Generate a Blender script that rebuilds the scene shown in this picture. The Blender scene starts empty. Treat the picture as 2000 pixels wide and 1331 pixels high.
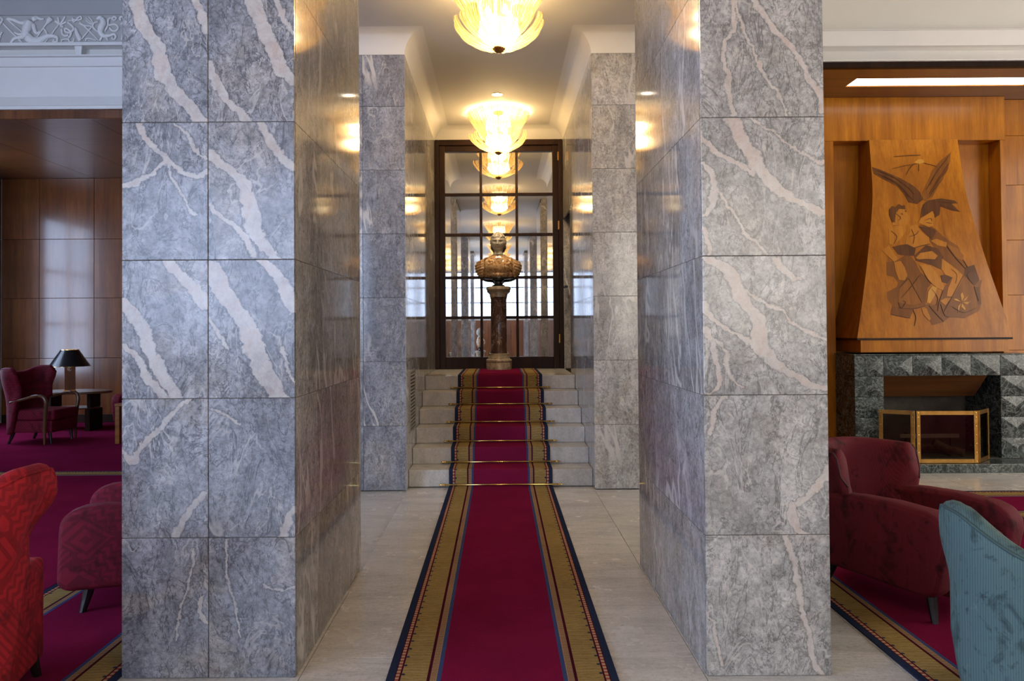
import bpy, bmesh, math, random
from mathutils import Vector, Matrix
random.seed(7)
PI = math.pi
scene = bpy.context.scene
COL = scene.collection

# ------------------------------------------------------------------ camera, exposure, world
cam_d = bpy.data.cameras.new('camera')
cam = bpy.data.objects.new('camera', cam_d)
COL.objects.link(cam)
cam_d.sensor_width = 36.0
cam_d.lens = 1440.0 / 2000.0 * 36.0
cam_d.shift_x = 0.01208
cam_d.shift_y = -0.02084
cam_d.clip_start = 0.05
cam.matrix_world = Matrix.Translation((0, 0, 1.485)) @ (Matrix.Rotation(PI / 2 + 0.0154, 4, 'X') @ Matrix.Rotation(-0.007, 4, 'Z'))
scene.camera = cam
scene.view_settings.view_transform = 'Standard'
scene.view_settings.look = 'None'
scene.view_settings.gamma = 1.0
scene.view_settings.use_curve_mapping = False
scene.view_settings.exposure = 0.12
scene.cycles.use_denoising = True
scene.cycles.max_bounces = 7
scene.cycles.diffuse_bounces = 4
scene.cycles.glossy_bounces = 5
scene.cycles.adaptive_threshold = 0.06
scene.cycles.transparent_max_bounces = 24
scene.cycles.sample_clamp_indirect = 6.0
scene.cycles.caustics_reflective = False
scene.cycles.caustics_refractive = False

W = bpy.data.worlds.new('sky')
scene.world = W
W.use_nodes = True
W.node_tree.nodes['Background'].inputs[0].default_value = (0.62, 0.75, 1.0, 1)
W.node_tree.nodes['Background'].inputs[1].default_value = 1.0

DAY = (0.56, 0.70, 1.0)          # colour of the daylight in the windows
DAY_STRENGTH = 9.0
WARM = (1.0, 0.70, 0.36)
CHANDELIER_W = 75.0

def lamp(name, kind, loc, energy, color, **kw):
    d = bpy.data.lights.new(name, kind)
    d.energy = energy
    d.color = color
    for k, v in kw.items():
        setattr(d, k, v)
    o = bpy.data.objects.new(name, d)
    o.location = loc
    COL.objects.link(o)
    return o

# ------------------------------------------------------------------ helpers: nodes
class NT:
    def __init__(s, name):
        s.m = bpy.data.materials.new(name)
        s.m.use_nodes = True
        s.t = s.m.node_tree
        s.b = s.t.nodes['Principled BSDF']
        s.out = s.t.nodes['Material Output']
    def n(s, typ, ins=None, **props):
        nd = s.t.nodes.new('ShaderNode' + typ)
        for k, v in props.items():
            setattr(nd, k, v)
        for k, v in (ins or {}).items():
            s.set(nd.inputs[k], v)
        return nd
    def set(s, sock, v):
        if isinstance(v, bpy.types.NodeSocket):
            s.t.links.new(v, sock)
        elif isinstance(v, (tuple, list)) and len(v) == 3 and sock.type == 'RGBA':
            sock.default_value = (*v, 1)
        else:
            sock.default_value = v
    def math(s, op, a, b=0.0, clamp=False):
        nd = s.n('Math', operation=op, use_clamp=clamp)
        s.set(nd.inputs[0], a); s.set(nd.inputs[1], b)
        return nd.outputs[0]
    def mix(s, f, a, b, blend='MIX'):
        nd = s.n('Mix', data_type='RGBA', blend_type=blend)
        s.set(nd.inputs[0], f); s.set(nd.inputs[6], a); s.set(nd.inputs[7], b)
        return nd.outputs[2]
    def ramp(s, f, pts, interp='LINEAR'):
        nd = s.n('ValToRGB', {0: f})
        cr = nd.color_ramp
        cr.interpolation = interp
        while len(cr.elements) < len(pts):
            cr.elements.new(0.5)
        for e, (p, c) in zip(cr.elements, pts):
            e.position = p
            e.color = (*c, 1) if isinstance(c, (tuple, list)) else (c, c, c, 1)
        return nd.outputs[0]
    def noise(s, vec, scale, detail=4, rough=0.55, dist=0.0):
        nd = s.n('TexNoise', {'Scale': scale, 'Detail': detail, 'Roughness': rough, 'Distortion': dist})
        if vec is not None:
            s.set(nd.inputs['Vector'], vec)
        return nd.outputs['Fac']
    def mapv(s, vec, loc=(0, 0, 0), rot=(0, 0, 0), scale=(1, 1, 1)):
        nd = s.n('Mapping', {'Location': loc, 'Rotation': rot, 'Scale': scale})
        s.set(nd.inputs['Vector'], vec)
        return nd.outputs[0]
    def obj(s, spread=17.0):
        """object coordinates, shifted by a different amount on every object"""
        tc = s.n('TexCoord')
        oi = s.n('ObjectInfo')
        k = s.math('MULTIPLY', oi.outputs['Random'], spread)
        cb = s.n('CombineXYZ', {0: k, 1: s.math('MULTIPLY', k, 1.7), 2: s.math('MULTIPLY', k, -2.3)})
        ad = s.n('VectorMath', {0: tc.outputs['Object'], 1: cb.outputs[0]}, operation='ADD')
        return ad.outputs[0]
    def rawobj(s):
        return s.n('TexCoord').outputs['Object']
    def bump(s, height, strength=0.3, dist=0.01):
        nd = s.n('Bump', {'Strength': strength, 'Distance': dist, 'Height': height})
        s.t.links.new(nd.outputs[0], s.b.inputs['Normal'])
    def fin(s, color, rough=0.5, metal=0.0, spec=0.5, **kw):
        s.set(s.b.inputs['Base Color'], color)
        s.set(s.b.inputs['Roughness'], rough)
        s.set(s.b.inputs['Metallic'], metal)
        s.set(s.b.inputs['Specular IOR Level'], spec)
        for k, v in kw.items():
            s.set(s.b.inputs[k.replace('_', ' ')], v)
        return s.m

def ridge(n, fac, lo, hi):
    """1 on the line fac = 0.5, falling to 0 away from it"""
    d = n.math('ABSOLUTE', n.math('SUBTRACT', fac, 0.5))
    mr = n.n('MapRange', {0: d, 1: lo, 2: hi, 3: 1.0, 4: 0.0}, interpolation_type='SMOOTHSTEP')
    return mr.outputs[0]

def plain(name, col, rough=0.5, metal=0.0, spec=0.5, var=0.12, scale=9.0, bump=0.0, **kw):
    n = NT(name)
    v = n.obj()
    f = n.noise(v, scale, 5, 0.6)
    a = tuple(c * (1 - var) for c in col)
    b = tuple(min(1, c * (1 + var)) for c in col)
    c = n.ramp(f, [(0.3, a), (0.7, b)])
    if bump:
        n.bump(f, bump, 0.004)
    return n.fin(c, rough, metal, spec, **kw)

# ------------------------------------------------------------------ materials
def marble(name, dark, mid, light, vein, veins=None, rough=0.14, auto=1.0, warm=0.35, lean=0.6, fine=1.0, contrast=1.0):
    n = NT(name)
    v = n.obj()
    rot = n.mapv(v, rot=(0, lean, 0), scale=(1.0, 1.0, 0.42))
    big = n.noise(rot, 3.2, 5, 0.62, 0.7)
    col = n.ramp(big, [(0.28, dark), (0.5, mid), (0.72, light)])
    warmf = n.noise(v, 2.4, 4, 0.6, 0.5)
    col = n.mix(n.math('MULTIPLY', n.ramp(warmf, [(0.52, 0.0), (0.74, 1.0)]), warm), col, (0.42, 0.33, 0.22))
    mott = n.noise(v, 46.0, 3, 0.7)
    col = n.mix(1.0, col, n.ramp(mott, [(0.25, 1 - 0.36 * contrast), (0.5, 0.98), (0.78, 1 + 0.30 * contrast)]), 'MULTIPLY')
    f1 = n.noise(rot, 7.0, 5, 0.66, 1.3)
    col = n.mix(n.math('MULTIPLY', ridge(n, f1, 0.0, 0.02), 0.62 * contrast), col, tuple(c * 0.42 for c in dark))
    cl = n.noise(v, 11.0, 4, 0.68, 0.0)
    col = n.mix(1.0, col, n.ramp(cl, [(0.3, 1 - 0.24 * contrast), (0.5, 1.0), (0.72, 1 + 0.26 * contrast)]), 'MULTIPLY')
    wz = n.n('TexNoise', {'Vector': v, 'Scale': 14.0, 'Detail': 2.0, 'Roughness': 0.65})
    wzs = n.n('VectorMath', {0: wz.outputs['Color'], 'Scale': 0.11}, operation='SCALE')
    wza = n.n('VectorMath', {0: rot, 1: wzs.outputs[0]}, operation='ADD')
    vo = n.n('TexVoronoi', {'Vector': wza.outputs[0], 'Scale': 13.0}, feature='DISTANCE_TO_EDGE')
    crk = n.n('MapRange', {0: vo.outputs['Distance'], 1: 0.0, 2: 0.055, 3: 1.0, 4: 0.0}, interpolation_type='SMOOTHSTEP').outputs[0]
    crg = n.ramp(n.noise(v, 5.0, 3), [(0.40, 0.0), (0.6, 1.0)])
    col = n.mix(n.math('MULTIPLY', n.math('MULTIPLY', crk, crg), 0.5 * contrast), col, tuple(c * 0.5 for c in dark))
    f3 = n.noise(v, 17.0, 3, 0.6, 1.6)
    col = n.mix(n.math('MULTIPLY', ridge(n, f3, 0.0, 0.026), 0.45 * contrast), col, tuple(c * 0.5 for c in dark))
    f2 = n.noise(n.mapv(rot, loc=(3, 1, 7)), 4.6, 4, 0.6, 1.0)
    gate2 = n.ramp(n.noise(v, 2.6, 3), [(0.42, 0.0), (0.58, 1.0)])
    col = n.mix(n.math('MULTIPLY', n.math('MULTIPLY', ridge(n, f2, 0.0, 0.016), gate2), 0.6 * fine), col, vein)
    if auto > 0:
        f4 = n.noise(n.mapv(rot, loc=(9, 4, 2), scale=(1, 1, 0.6)), 2.0, 4, 0.55, 0.6)
        gate = n.ramp(n.noise(v, 1.3, 2), [(0.42, 0.0), (0.55, 1.0)])
        col = n.mix(n.math('MULTIPLY', n.math('MULTIPLY', ridge(n, f4, 0.004, 0.016), gate), auto), col, vein)
    if veins:
        raw = n.rawobj()
        w1 = n.n('TexNoise', {'Vector': raw, 'Scale': 9.0, 'Detail': 5.0, 'Roughness': 0.62})
        w2 = n.n('VectorMath', {0: w1.outputs['Color'], 1: (0.5, 0.5, 0.5)}, operation='SUBTRACT')
        w3 = n.n('VectorMath', {0: w2.outputs[0], 'Scale': 0.06}, operation='SCALE')
        w5 = n.n('TexNoise', {'Vector': raw, 'Scale': 34.0, 'Detail': 4.0, 'Roughness': 0.65})
        w6 = n.n('VectorMath', {0: w5.outputs['Color'], 1: (0.5, 0.5, 0.5)}, operation='SUBTRACT')
        w7 = n.n('VectorMath', {0: w6.outputs[0], 'Scale': 0.026}, operation='SCALE')
        w8 = n.n('VectorMath', {0: w3.outputs[0], 1: w7.outputs[0]}, operation='ADD')
        w4 = n.n('VectorMath', {0: raw, 1: w8.outputs[0]}, operation='ADD')
        sx = n.n('SeparateXYZ', {0: w4.outputs[0]})
        edge_n = n.noise(raw, 60.0, 4, 0.7)
        dmin = None
        for pts, wd in veins:
            # a vein is a curve x(z) (steep) or z(x) (flat), stored in a Float Curve
            dx = abs(pts[-1][0] - pts[0][0]); dz = abs(pts[-1][1] - pts[0][1])
            steep = dz >= dx * 0.8
            q = sorted([(p[1], p[0]) if steep else (p[0], p[1]) for p in pts])
            a0, a1 = q[0][0], q[-1][0]
            b0 = min(p[1] for p in q) - 0.02; b1 = max(p[1] for p in q) + 0.02
            t = n.n('MapRange', {0: sx.outputs['Z' if steep else 'X'], 1: a0, 2: a1, 3: 0.0, 4: 1.0}).outputs[0]
            fc = n.n('FloatCurve', {'Value': t})
            cv = fc.mapping.curves[0]
            xs = [((p[0] - a0) / (a1 - a0), (p[1] - b0) / (b1 - b0)) for p in q]
            cv.points[0].location = xs[0]
            cv.points[1].location = xs[-1]
            for p in xs[1:-1]:
                cv.points.new(p[0], p[1])
            fc.mapping.update()
            c = n.math('ADD', n.math('MULTIPLY', fc.outputs[0], b1 - b0), b0)
            d = n.math('ABSOLUTE', n.math('SUBTRACT', sx.outputs['X' if steep else 'Z'], c))
            slope = min(dx, dz) / max(dx, dz, 1e-6)
            d = n.math('SUBTRACT', n.math('MULTIPLY', d, 1 / math.sqrt(1 + slope * slope)), wd)
            # ends
            s = sx.outputs['Z' if steep else 'X']
            over = n.math('MAXIMUM', n.math('SUBTRACT', a0, s), n.math('SUBTRACT', s, a1))
            d = n.math('MAXIMUM', d, n.math('SUBTRACT', over, 0.004))
            dmin = d if dmin is None else n.math('MINIMUM', dmin, d)
        dmin = n.math('ADD', dmin, n.math('MULTIPLY', n.math('SUBTRACT', edge_n, 0.5), 0.020))
        rim = n.n('MapRange', {0: n.math('ABSOLUTE', n.math('SUBTRACT', dmin, 0.004)), 1: 0.0, 2: 0.005, 3: 1.0, 4: 0.0}, interpolation_type='SMOOTHSTEP').outputs[0]
        col = n.mix(n.math('MULTIPLY', rim, 0.45), col, tuple(c * 0.5 for c in dark))
        msk = n.n('MapRange', {0: dmin, 1: -0.004, 2: 0.003, 3: 1.0, 4: 0.0}, interpolation_type='SMOOTHSTEP').outputs[0]
        vc = n.mix(n.ramp(n.noise(raw, 14, 6, 0.7, 0.8), [(0.42, 0.0), (0.7, 1.0)]), vein, (vein[0] * 0.86, vein[1] * 0.72, vein[2] * 0.66))
        vc = n.mix(n.math('MULTIPLY', ridge(n, n.noise(raw, 22, 5, 0.6, 1.0), 0, 0.02), 0.35), vc, (0.36, 0.24, 0.19))
        col = n.mix(n.math('MULTIPLY', msk, n.ramp(n.noise(raw, 8.0, 5, 0.65), [(0.3, 0.55), (0.55, 0.95)])), col, vc)
    return n.fin(col, rough, 0, 0.5)

G_DARK, G_MID, G_LIGHT, G_VEIN = (0.150, 0.154, 0.176), (0.250, 0.255, 0.280), (0.37, 0.37, 0.392), (0.51, 0.482, 0.452)
M_MARBLE = marble('grey veined marble', G_DARK, G_MID, G_LIGHT, G_VEIN)
M_MARBLE_FRONT = marble('grey marble without wide veins', G_DARK, G_MID, G_LIGHT, G_VEIN, auto=0.0)
M_MARBLE_SIDE = marble('lightened grey marble with streaks', (0.245, 0.238, 0.240), (0.368, 0.358, 0.357), (0.49, 0.478, 0.475), (0.61, 0.585, 0.56), rough=0.075, warm=0.28, lean=0.35)  # lightened so the colour carries light the inner faces lack
R_DARK, R_MID, R_LIGHT = (0.27, 0.26, 0.25), (0.40, 0.385, 0.365), (0.53, 0.51, 0.48)  # right-hand stone is paler; some warm light is mixed into these tones
M_STEP = marble('pale step marble', (0.42, 0.40, 0.36), (0.51, 0.485, 0.445), (0.60, 0.575, 0.53), (0.66, 0.64, 0.6), rough=0.22, auto=0.0, warm=0.2, fine=0.2, contrast=0.35)
M_JOINT = plain('brown joint mortar', (0.085, 0.065, 0.045), 0.8)
M_EDGE = plain('worn slab edge', (0.22, 0.17, 0.12), 0.5)

def floor_marble():
    n = NT('pale floor marble')
    v = n.obj()
    st = n.mapv(v, rot=(0, 0, 0.12), scale=(0.5, 2.6, 1))
    a = n.noise(st, 3.0, 8, 0.68, 0.8)
    col = n.ramp(a, [(0.25, (0.44, 0.42, 0.39)), (0.5, (0.60, 0.58, 0.545)), (0.75, (0.70, 0.685, 0.65))])
    b = n.noise(st, 9.0, 6, 0.7, 1.2)
    col = n.mix(n.math('MULTIPLY', ridge(n, b, 0, 0.018), 0.5), col, (0.2, 0.185, 0.17))
    c = n.noise(v, 60, 4, 0.7)
    col = n.mix(1.0, col, n.ramp(c, [(0.25, 0.82), (0.75, 1.12)]), 'MULTIPLY')
    s = n.noise(v, 1.6, 3, 0.6)
    col = n.mix(n.ramp(s, [(0.5, 0.0), (0.8, 0.35)]), col, (0.46, 0.42, 0.36))
    r = n.ramp(n.noise(v, 5, 4), [(0.3, 0.16), (0.7, 0.30)])
    return n.fin(col, r, 0, 0.5)
M_FLOOR = floor_marble()

def wood(name, dark, mid, light, rough=0.22, scale=1.0, axis='Z', coat=0.5, spread=17.0, spec=0.5):
    n = NT(name)
    v = n.obj(spread)
    sc = {'Z': (9, 9, 0.55), 'X': (0.55, 9, 9), 'Y': (9, 0.55, 9)}[axis]
    st = n.mapv(v, scale=tuple(c * scale for c in sc))
    a = n.noise(st, 1.0, 6, 0.62, 0.6)
    b = n.noise(st, 7.0, 4, 0.7, 0.2)
    cloud = n.noise(v, 1.7 * scale, 3, 0.5, 0.3)
    col = n.ramp(a, [(0.28, dark), (0.5, mid), (0.74, light)])
    col = n.mix(n.ramp(cloud, [(0.35, 0.55), (0.65, 0.0)]), col, dark)
    col = n.mix(1.0, col, n.ramp(b, [(0.3, 0.8), (0.7, 1.14)]), 'MULTIPLY')
    return n.fin(col, rough, 0, spec, Coat_Weight=coat, Coat_Roughness=0.12)
M_WOOD = wood('honey walnut veneer', (0.25, 0.076, 0.004), (0.43, 0.150, 0.007), (0.54, 0.205, 0.013), rough=0.3, coat=0.13, spec=0.2)
M_WOOD_X = wood('honey walnut cross grain', (0.15, 0.052, 0.009), (0.27, 0.10, 0.016), (0.36, 0.15, 0.028), axis='X')
M_WOOD_DK = wood('brown walnut veneer', (0.085, 0.025, 0.006), (0.155, 0.048, 0.011), (0.22, 0.078, 0.019), rough=0.24)
M_WOOD_DKX = wood('brown walnut soffit', (0.07, 0.023, 0.008), (0.125, 0.042, 0.013), (0.18, 0.065, 0.02), rough=0.3, axis='X')
M_DOOR = wood('dark mahogany', (0.011, 0.0045, 0.0025), (0.022, 0.009, 0.0045), (0.038, 0.016, 0.008), rough=0.42, coat=0.0, spec=0.15)
M_ARMWOOD = wood('bent walnut', (0.06, 0.024, 0.009), (0.12, 0.05, 0.018), (0.19, 0.085, 0.03), rough=0.3)
M_PLASTER = plain('white plaster', (0.80, 0.79, 0.77), 0.7, var=0.02, scale=3)
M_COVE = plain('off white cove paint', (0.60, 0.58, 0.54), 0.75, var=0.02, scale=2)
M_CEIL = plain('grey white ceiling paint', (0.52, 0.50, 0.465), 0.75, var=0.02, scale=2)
M_CREAM = plain('cream plaster', (0.72, 0.70, 0.655), 0.7, var=0.02, scale=3)
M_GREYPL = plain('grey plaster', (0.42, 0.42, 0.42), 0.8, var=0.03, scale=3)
M_FIELD = plain('grey frieze ground', (0.47, 0.46, 0.44), 0.8, var=0.03, scale=5)
M_RELIEF = plain('white stucco relief', (0.82, 0.81, 0.79), 0.65, var=0.05, scale=30)
M_BLACK = plain('black ebonised wood', (0.012, 0.010, 0.010), 0.28)
M_BLKSTONE = plain('polished black stone', (0.010, 0.010, 0.012), 0.08, var=0.3)
M_BRASS = plain('polished brass', (0.80, 0.54, 0.18), 0.2, 1.0, var=0.08, scale=20)
M_OLDBRASS = plain('aged brass', (0.42, 0.23, 0.06), 0.36, 1.0, var=0.25, scale=14)
M_SHADE = plain('black lacquered shade', (0.010, 0.011, 0.013), 0.24, coat=0.0) if False else plain('black lacquered shade', (0.010, 0.011, 0.013), 0.26)
M_GOLD = plain('gilt lining', (0.75, 0.52, 0.20), 0.35, 0.7)
M_SOOT = plain('sooty brick', (0.065, 0.052, 0.042), 0.85, var=0.4, scale=6)
M_COPPER = wood('brown copper smoke hood', (0.06, 0.022, 0.008), (0.13, 0.05, 0.015), (0.19, 0.075, 0.02), rough=0.3, axis='X')
M_LOG = plain('charred log', (0.10, 0.075, 0.055), 0.8, var=0.5, scale=20, bump=0.4)
M_SLAT = plain('stone grey vent slat', (0.20, 0.185, 0.16), 0.5)
M_DARK = plain('dark void', (0.01, 0.009, 0.008), 0.9)

def green_marble():
    n = NT('green black marble')
    v = n.obj()
    a = n.noise(v, 5, 7, 0.65, 0.9)
    col = n.ramp(a, [(0.3, (0.006, 0.010, 0.010)), (0.55, (0.020, 0.029, 0.029)), (0.75, (0.055, 0.078, 0.075))])
    r1 = ridge(n, n.noise(v, 6, 7, 0.68, 1.6), 0, 0.03)
    r2 = ridge(n, n.noise(n.mapv(v, loc=(4, 2, 1)), 15, 6, 0.65, 1.2), 0, 0.026)
    col = n.mix(n.math('MULTIPLY', r1, 0.5), col, (0.32, 0.37, 0.355))
    col = n.mix(n.math('MULTIPLY', r2, 0.4), col, (0.30, 0.36, 0.34))
    return n.fin(col, 0.22, 0, 0.4)
M_GREEN = green_marble()

def shaft_marble():
    n = NT('dark red breccia marble')
    v = n.rawobj()
    st = n.mapv(v, scale=(1, 1, 0.45))
    a = n.noise(st, 9, 7, 0.68, 1.0)
    col = n.ramp(a, [(0.3, (0.022, 0.010, 0.008)), (0.52, (0.068, 0.030, 0.022)), (0.68, (0.15, 0.085, 0.062)), (0.8, (0.34, 0.27, 0.21))])
    r = ridge(n, n.noise(n.mapv(st, loc=(2, 3, 4)), 7, 6, 0.65, 1.3), 0, 0.02)
    col = n.mix(n.math('MULTIPLY', r, 0.6), col, (0.40, 0.33, 0.26))
    return n.fin(col, 0.14, 0, 0.5)
M_SHAFT = shaft_marble()
M_BASE = marble('tan pedestal marble', (0.22, 0.16, 0.10), (0.33, 0.255, 0.17), (0.42, 0.34, 0.24), (0.5, 0.43, 0.33), rough=0.25, auto=0)

def alabaster():
    n = NT('swirled brown alabaster')
    v = n.rawobj()
    w = n.n('TexNoise', {'Vector': v, 'Scale': 6.0, 'Detail': 3.0})
    wv = n.n('VectorMath', {0: w.outputs['Color'], 'Scale': 0.22}, operation='SCALE')
    vv = n.n('VectorMath', {0: v, 1: wv.outputs[0]}, operation='ADD').outputs[0]
    wa = n.noise(vv, 16.0, 6, 0.62, 1.8)
    col = n.ramp(wa, [(0.36, (0.07, 0.024, 0.007)), (0.45, (0.30, 0.14, 0.045)), (0.52, (0.58, 0.38, 0.19)), (0.58, (0.26, 0.115, 0.035)), (0.68, (0.68, 0.52, 0.32))])
    return n.fin(col, 0.13, 0, 0.5)
M_ALAB = alabaster()
M_HEAD = plain('aged grey marble', (0.40, 0.35, 0.27), 0.3, var=0.28, scale=24)

def velvet(name, col, dark, light, pattern=False, rib=False, scale=1.0):
    n = NT(name)
    v = n.rawobj()
    a = n.noise(n.mapv(v, scale=(1, 1, 0.7)), 7.0 * scale, 6, 0.68, 0.6)
    c = n.ramp(a, [(0.34, dark), (0.46, col), (0.62, col), (0.78, light)])
    blot = n.noise(n.mapv(v, loc=(5, 2, 1), scale=(1, 1, 0.8)), 13 * scale, 5, 0.7, 0.4)
    c = n.mix(n.ramp(blot, [(0.57, 0.0), (0.68, 0.75)]), c, tuple(x * 0.45 for x in dark))
    if rib:
        wv = n.n('TexWave', {'Vector': n.mapv(v, scale=(1, 1, 0.03)), 'Scale': 42.0, 'Distortion': 1.5, 'Detail': 2.0}, bands_direction='X')
        c = n.mix(1.0, c, n.ramp(wv.outputs['Fac'], [(0, 0.80), (1, 1.12)]), 'MULTIPLY')
    if pattern:
        sx = n.n('SeparateXYZ', {0: v})
        # cut-velvet patchwork: cells with checks, stripes, zigzags and rings
        u = n.math('ADD', sx.outputs['X'], n.math('MULTIPLY', sx.outputs['Y'], 0.8))
        cb = n.n('CombineXYZ', {0: u, 1: sx.outputs['Z'], 2: 0.0}).outputs[0]
        rv = n.mapv(cb, rot=(0, 0, 0.72))
        cell = n.n('TexVoronoi', {'Vector': rv, 'Scale': 5.2}, distance='CHEBYCHEV', voronoi_dimensions='2D')
        cell.inputs['Randomness'].default_value = 0.55
        edge = n.n('TexVoronoi', {'Vector': rv, 'Scale': 5.2}, distance='CHEBYCHEV', voronoi_dimensions='2D', feature='F2')
        edge.inputs['Randomness'].default_value = 0.55
        line = n.math('LESS_THAN', n.math('SUBTRACT', edge.outputs['Distance'], cell.outputs['Distance']), 0.075)
        chk = n.n('TexChecker', {'Vector': rv, 'Scale': 14.0}).outputs['Fac']
        s2 = n.n('SeparateXYZ', {0: rv})
        strip = n.math('GREATER_THAN', n.math('SINE', n.math('MULTIPLY', s2.outputs[0], 250.0)), 0.2)
        tri = n.math('PINGPONG', s2.outputs[0], 0.026)
        zig = n.math('GREATER_THAN', n.math('SINE', n.math('MULTIPLY', n.math('ADD', s2.outputs[1], tri), 150.0)), 0.1)
        rings = n.math('GREATER_THAN', n.math('SINE', n.math('MULTIPLY', cell.outputs['Distance'], 30.0)), 0.3)
        cc = n.n('SeparateColor', {0: cell.outputs['Color']})
        rnd = cc.outputs[0]
        m1 = n.math('LESS_THAN', rnd, 0.28)
        m2 = n.math('LESS_THAN', rnd, 0.52)
        m3 = n.math('LESS_THAN', rnd, 0.80)
        p = n.mix(m3, rings, zig)
        p = n.mix(m2, p, strip)
        p = n.mix(m1, p, chk)
        p = n.math('MAXIMUM', p, line)
        c = n.mix(n.math('MULTIPLY', p, 0.5), c, tuple(x * 0.32 for x in col))
        n.bump(p, 0.25, -0.003)
    m = n.fin(c, 0.75, 0, 0.25, Sheen_Weight=0.05, Sheen_Roughness=0.3)
    n.b.inputs['Sheen Tint'].default_value = (*[min(1, x * 2.2 + 0.08) for x in light], 1)
    return m
M_VEL_RED = velvet('scarlet cut velvet', (0.36, 0.010, 0.016), (0.20, 0.006, 0.012), (0.46, 0.028, 0.030), pattern=True)
M_VEL_CRIM = velvet('shaded crimson cut velvet', (0.165, 0.005, 0.022), (0.095, 0.003, 0.012), (0.22, 0.010, 0.032), pattern=True)  # darkened so the colour holds the shade on the pillar-side chair
M_VEL_BURG = velvet('burgundy crushed velvet', (0.120, 0.008, 0.017), (0.045, 0.003, 0.007), (0.20, 0.020, 0.034), rib=True, scale=1.2)
M_VEL_TEAL = velvet('teal ribbed velvet', (0.088, 0.150, 0.155), (0.040, 0.072, 0.076), (0.15, 0.225, 0.225), rib=True, scale=1.35)
M_PIPE_TEAL = plain('dark teal piping', (0.045, 0.085, 0.088), 0.7)
M_PIPE_BURG = plain('dark burgundy piping', (0.045, 0.006, 0.011), 0.7)

def carpet(name, red, along=1.0):
    """u = distance from the bordered edge in metres, v = length in metres"""
    n = NT(name)
    uv = n.n('TexCoord').outputs['UV']
    s = n.n('SeparateXYZ', {0: uv})
    u, v = s.outputs[0], s.outputs[1]
    navy, gold, tan, blue, dkred = (0.022, 0.030, 0.062), (0.30, 0.205, 0.075), (0.36, 0.23, 0.12), (0.045, 0.065, 0.16), (0.060, 0.008, 0.018)
    p3 = n.rawobj()
    t = n.math('DIVIDE', u, 0.25)
    base = n.ramp(t, [(0.0, navy), (0.132, dkred), (0.150, (0.30, 0.07, 0.05)), (0.212, dkred), (0.244, gold), (0.688, dkred), (0.744, tan), (0.856, blue), (0.932, red)], 'CONSTANT')
    # gold band: rippled leaf pattern and small dark studs
    cb = n.n('CombineXYZ', {0: n.math('MULTIPLY', u, 1.0), 1: n.math('MULTIPLY', v, 2.4), 2: 0}).outputs[0]
    rip = n.n('TexWave', {'Vector': cb, 'Scale': 5.2, 'Distortion': 7.0, 'Detail': 3.0, 'Detail Scale': 3.0}, bands_direction='Y').outputs['Fac']
    isgold = n.math('MULTIPLY', n.math('GREATER_THAN', u, 0.061), n.math('LESS_THAN', u, 0.172))
    base = n.mix(n.math('MULTIPLY', isgold, n.ramp(rip, [(0.45, 0.0), (0.85, 0.30)])), base, (0.155, 0.095, 0.028))
    base = n.mix(n.math('MULTIPLY', isgold, n.ramp(rip, [(0.0, 0.25), (0.25, 0.0)])), base, (0.42, 0.32, 0.15))
    dv = n.math('SUBTRACT', n.math('FRACT', n.math('DIVIDE', v, 0.085)), 0.5)
    du = n.math('DIVIDE', n.math('SUBTRACT', u, 0.068), 0.085)
    dd = n.math('ADD', n.math('MULTIPLY', dv, dv), n.math('MULTIPLY', du, du))
    base = n.mix(n.math('LESS_THAN', dd, 0.009), base, navy)
    # dashes of the thin outer line and the ladder of the tan band
    dash = n.math('MULTIPLY', n.math('LESS_THAN', n.math('FRACT', n.math('DIVIDE', v, 0.03)), 0.45), n.math('MULTIPLY', n.math('GREATER_THAN', u, 0.0375), n.math('LESS_THAN', u, 0.053)))
    base = n.mix(dash, base, (0.46, 0.33, 0.20))
    lad = n.math('MULTIPLY', n.math('LESS_THAN', n.math('FRACT', n.math('DIVIDE', v, 0.0135)), 0.36), n.math('MULTIPLY', n.math('GREATER_THAN', u, 0.187), n.math('LESS_THAN', u, 0.212)))
    base = n.mix(lad, base, (0.13, 0.045, 0.035))
    pile = n.noise(p3, 380.0, 2, 0.6)
    base = n.mix(1.0, base, n.ramp(pile, [(0.25, 0.72), (0.75, 1.25)]), 'MULTIPLY')
    wear = n.noise(p3, 2.2, 4, 0.6)
    base = n.mix(1.0, base, n.ramp(wear, [(0.3, 0.86), (0.7, 1.12)]), 'MULTIPLY')
    n.bump(pile, 0.5, 0.004)
    return n.fin(base, 1.0, 0, 0.0)
M_RUNNER = carpet('crimson runner pile', (0.170, 0.010, 0.042))
M_CARPET_L = M_RUNNER

def mirror_glass():
    n = NT('silvered mirror glass')
    f = n.noise(n.obj(), 3, 2)
    c = n.ramp(f, [(0.3, (0.80, 0.81, 0.80)), (0.7, (0.84, 0.85, 0.84))])
    return n.fin(c, 0.012, 1.0, 0.5)
M_MIRROR = mirror_glass()

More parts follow.
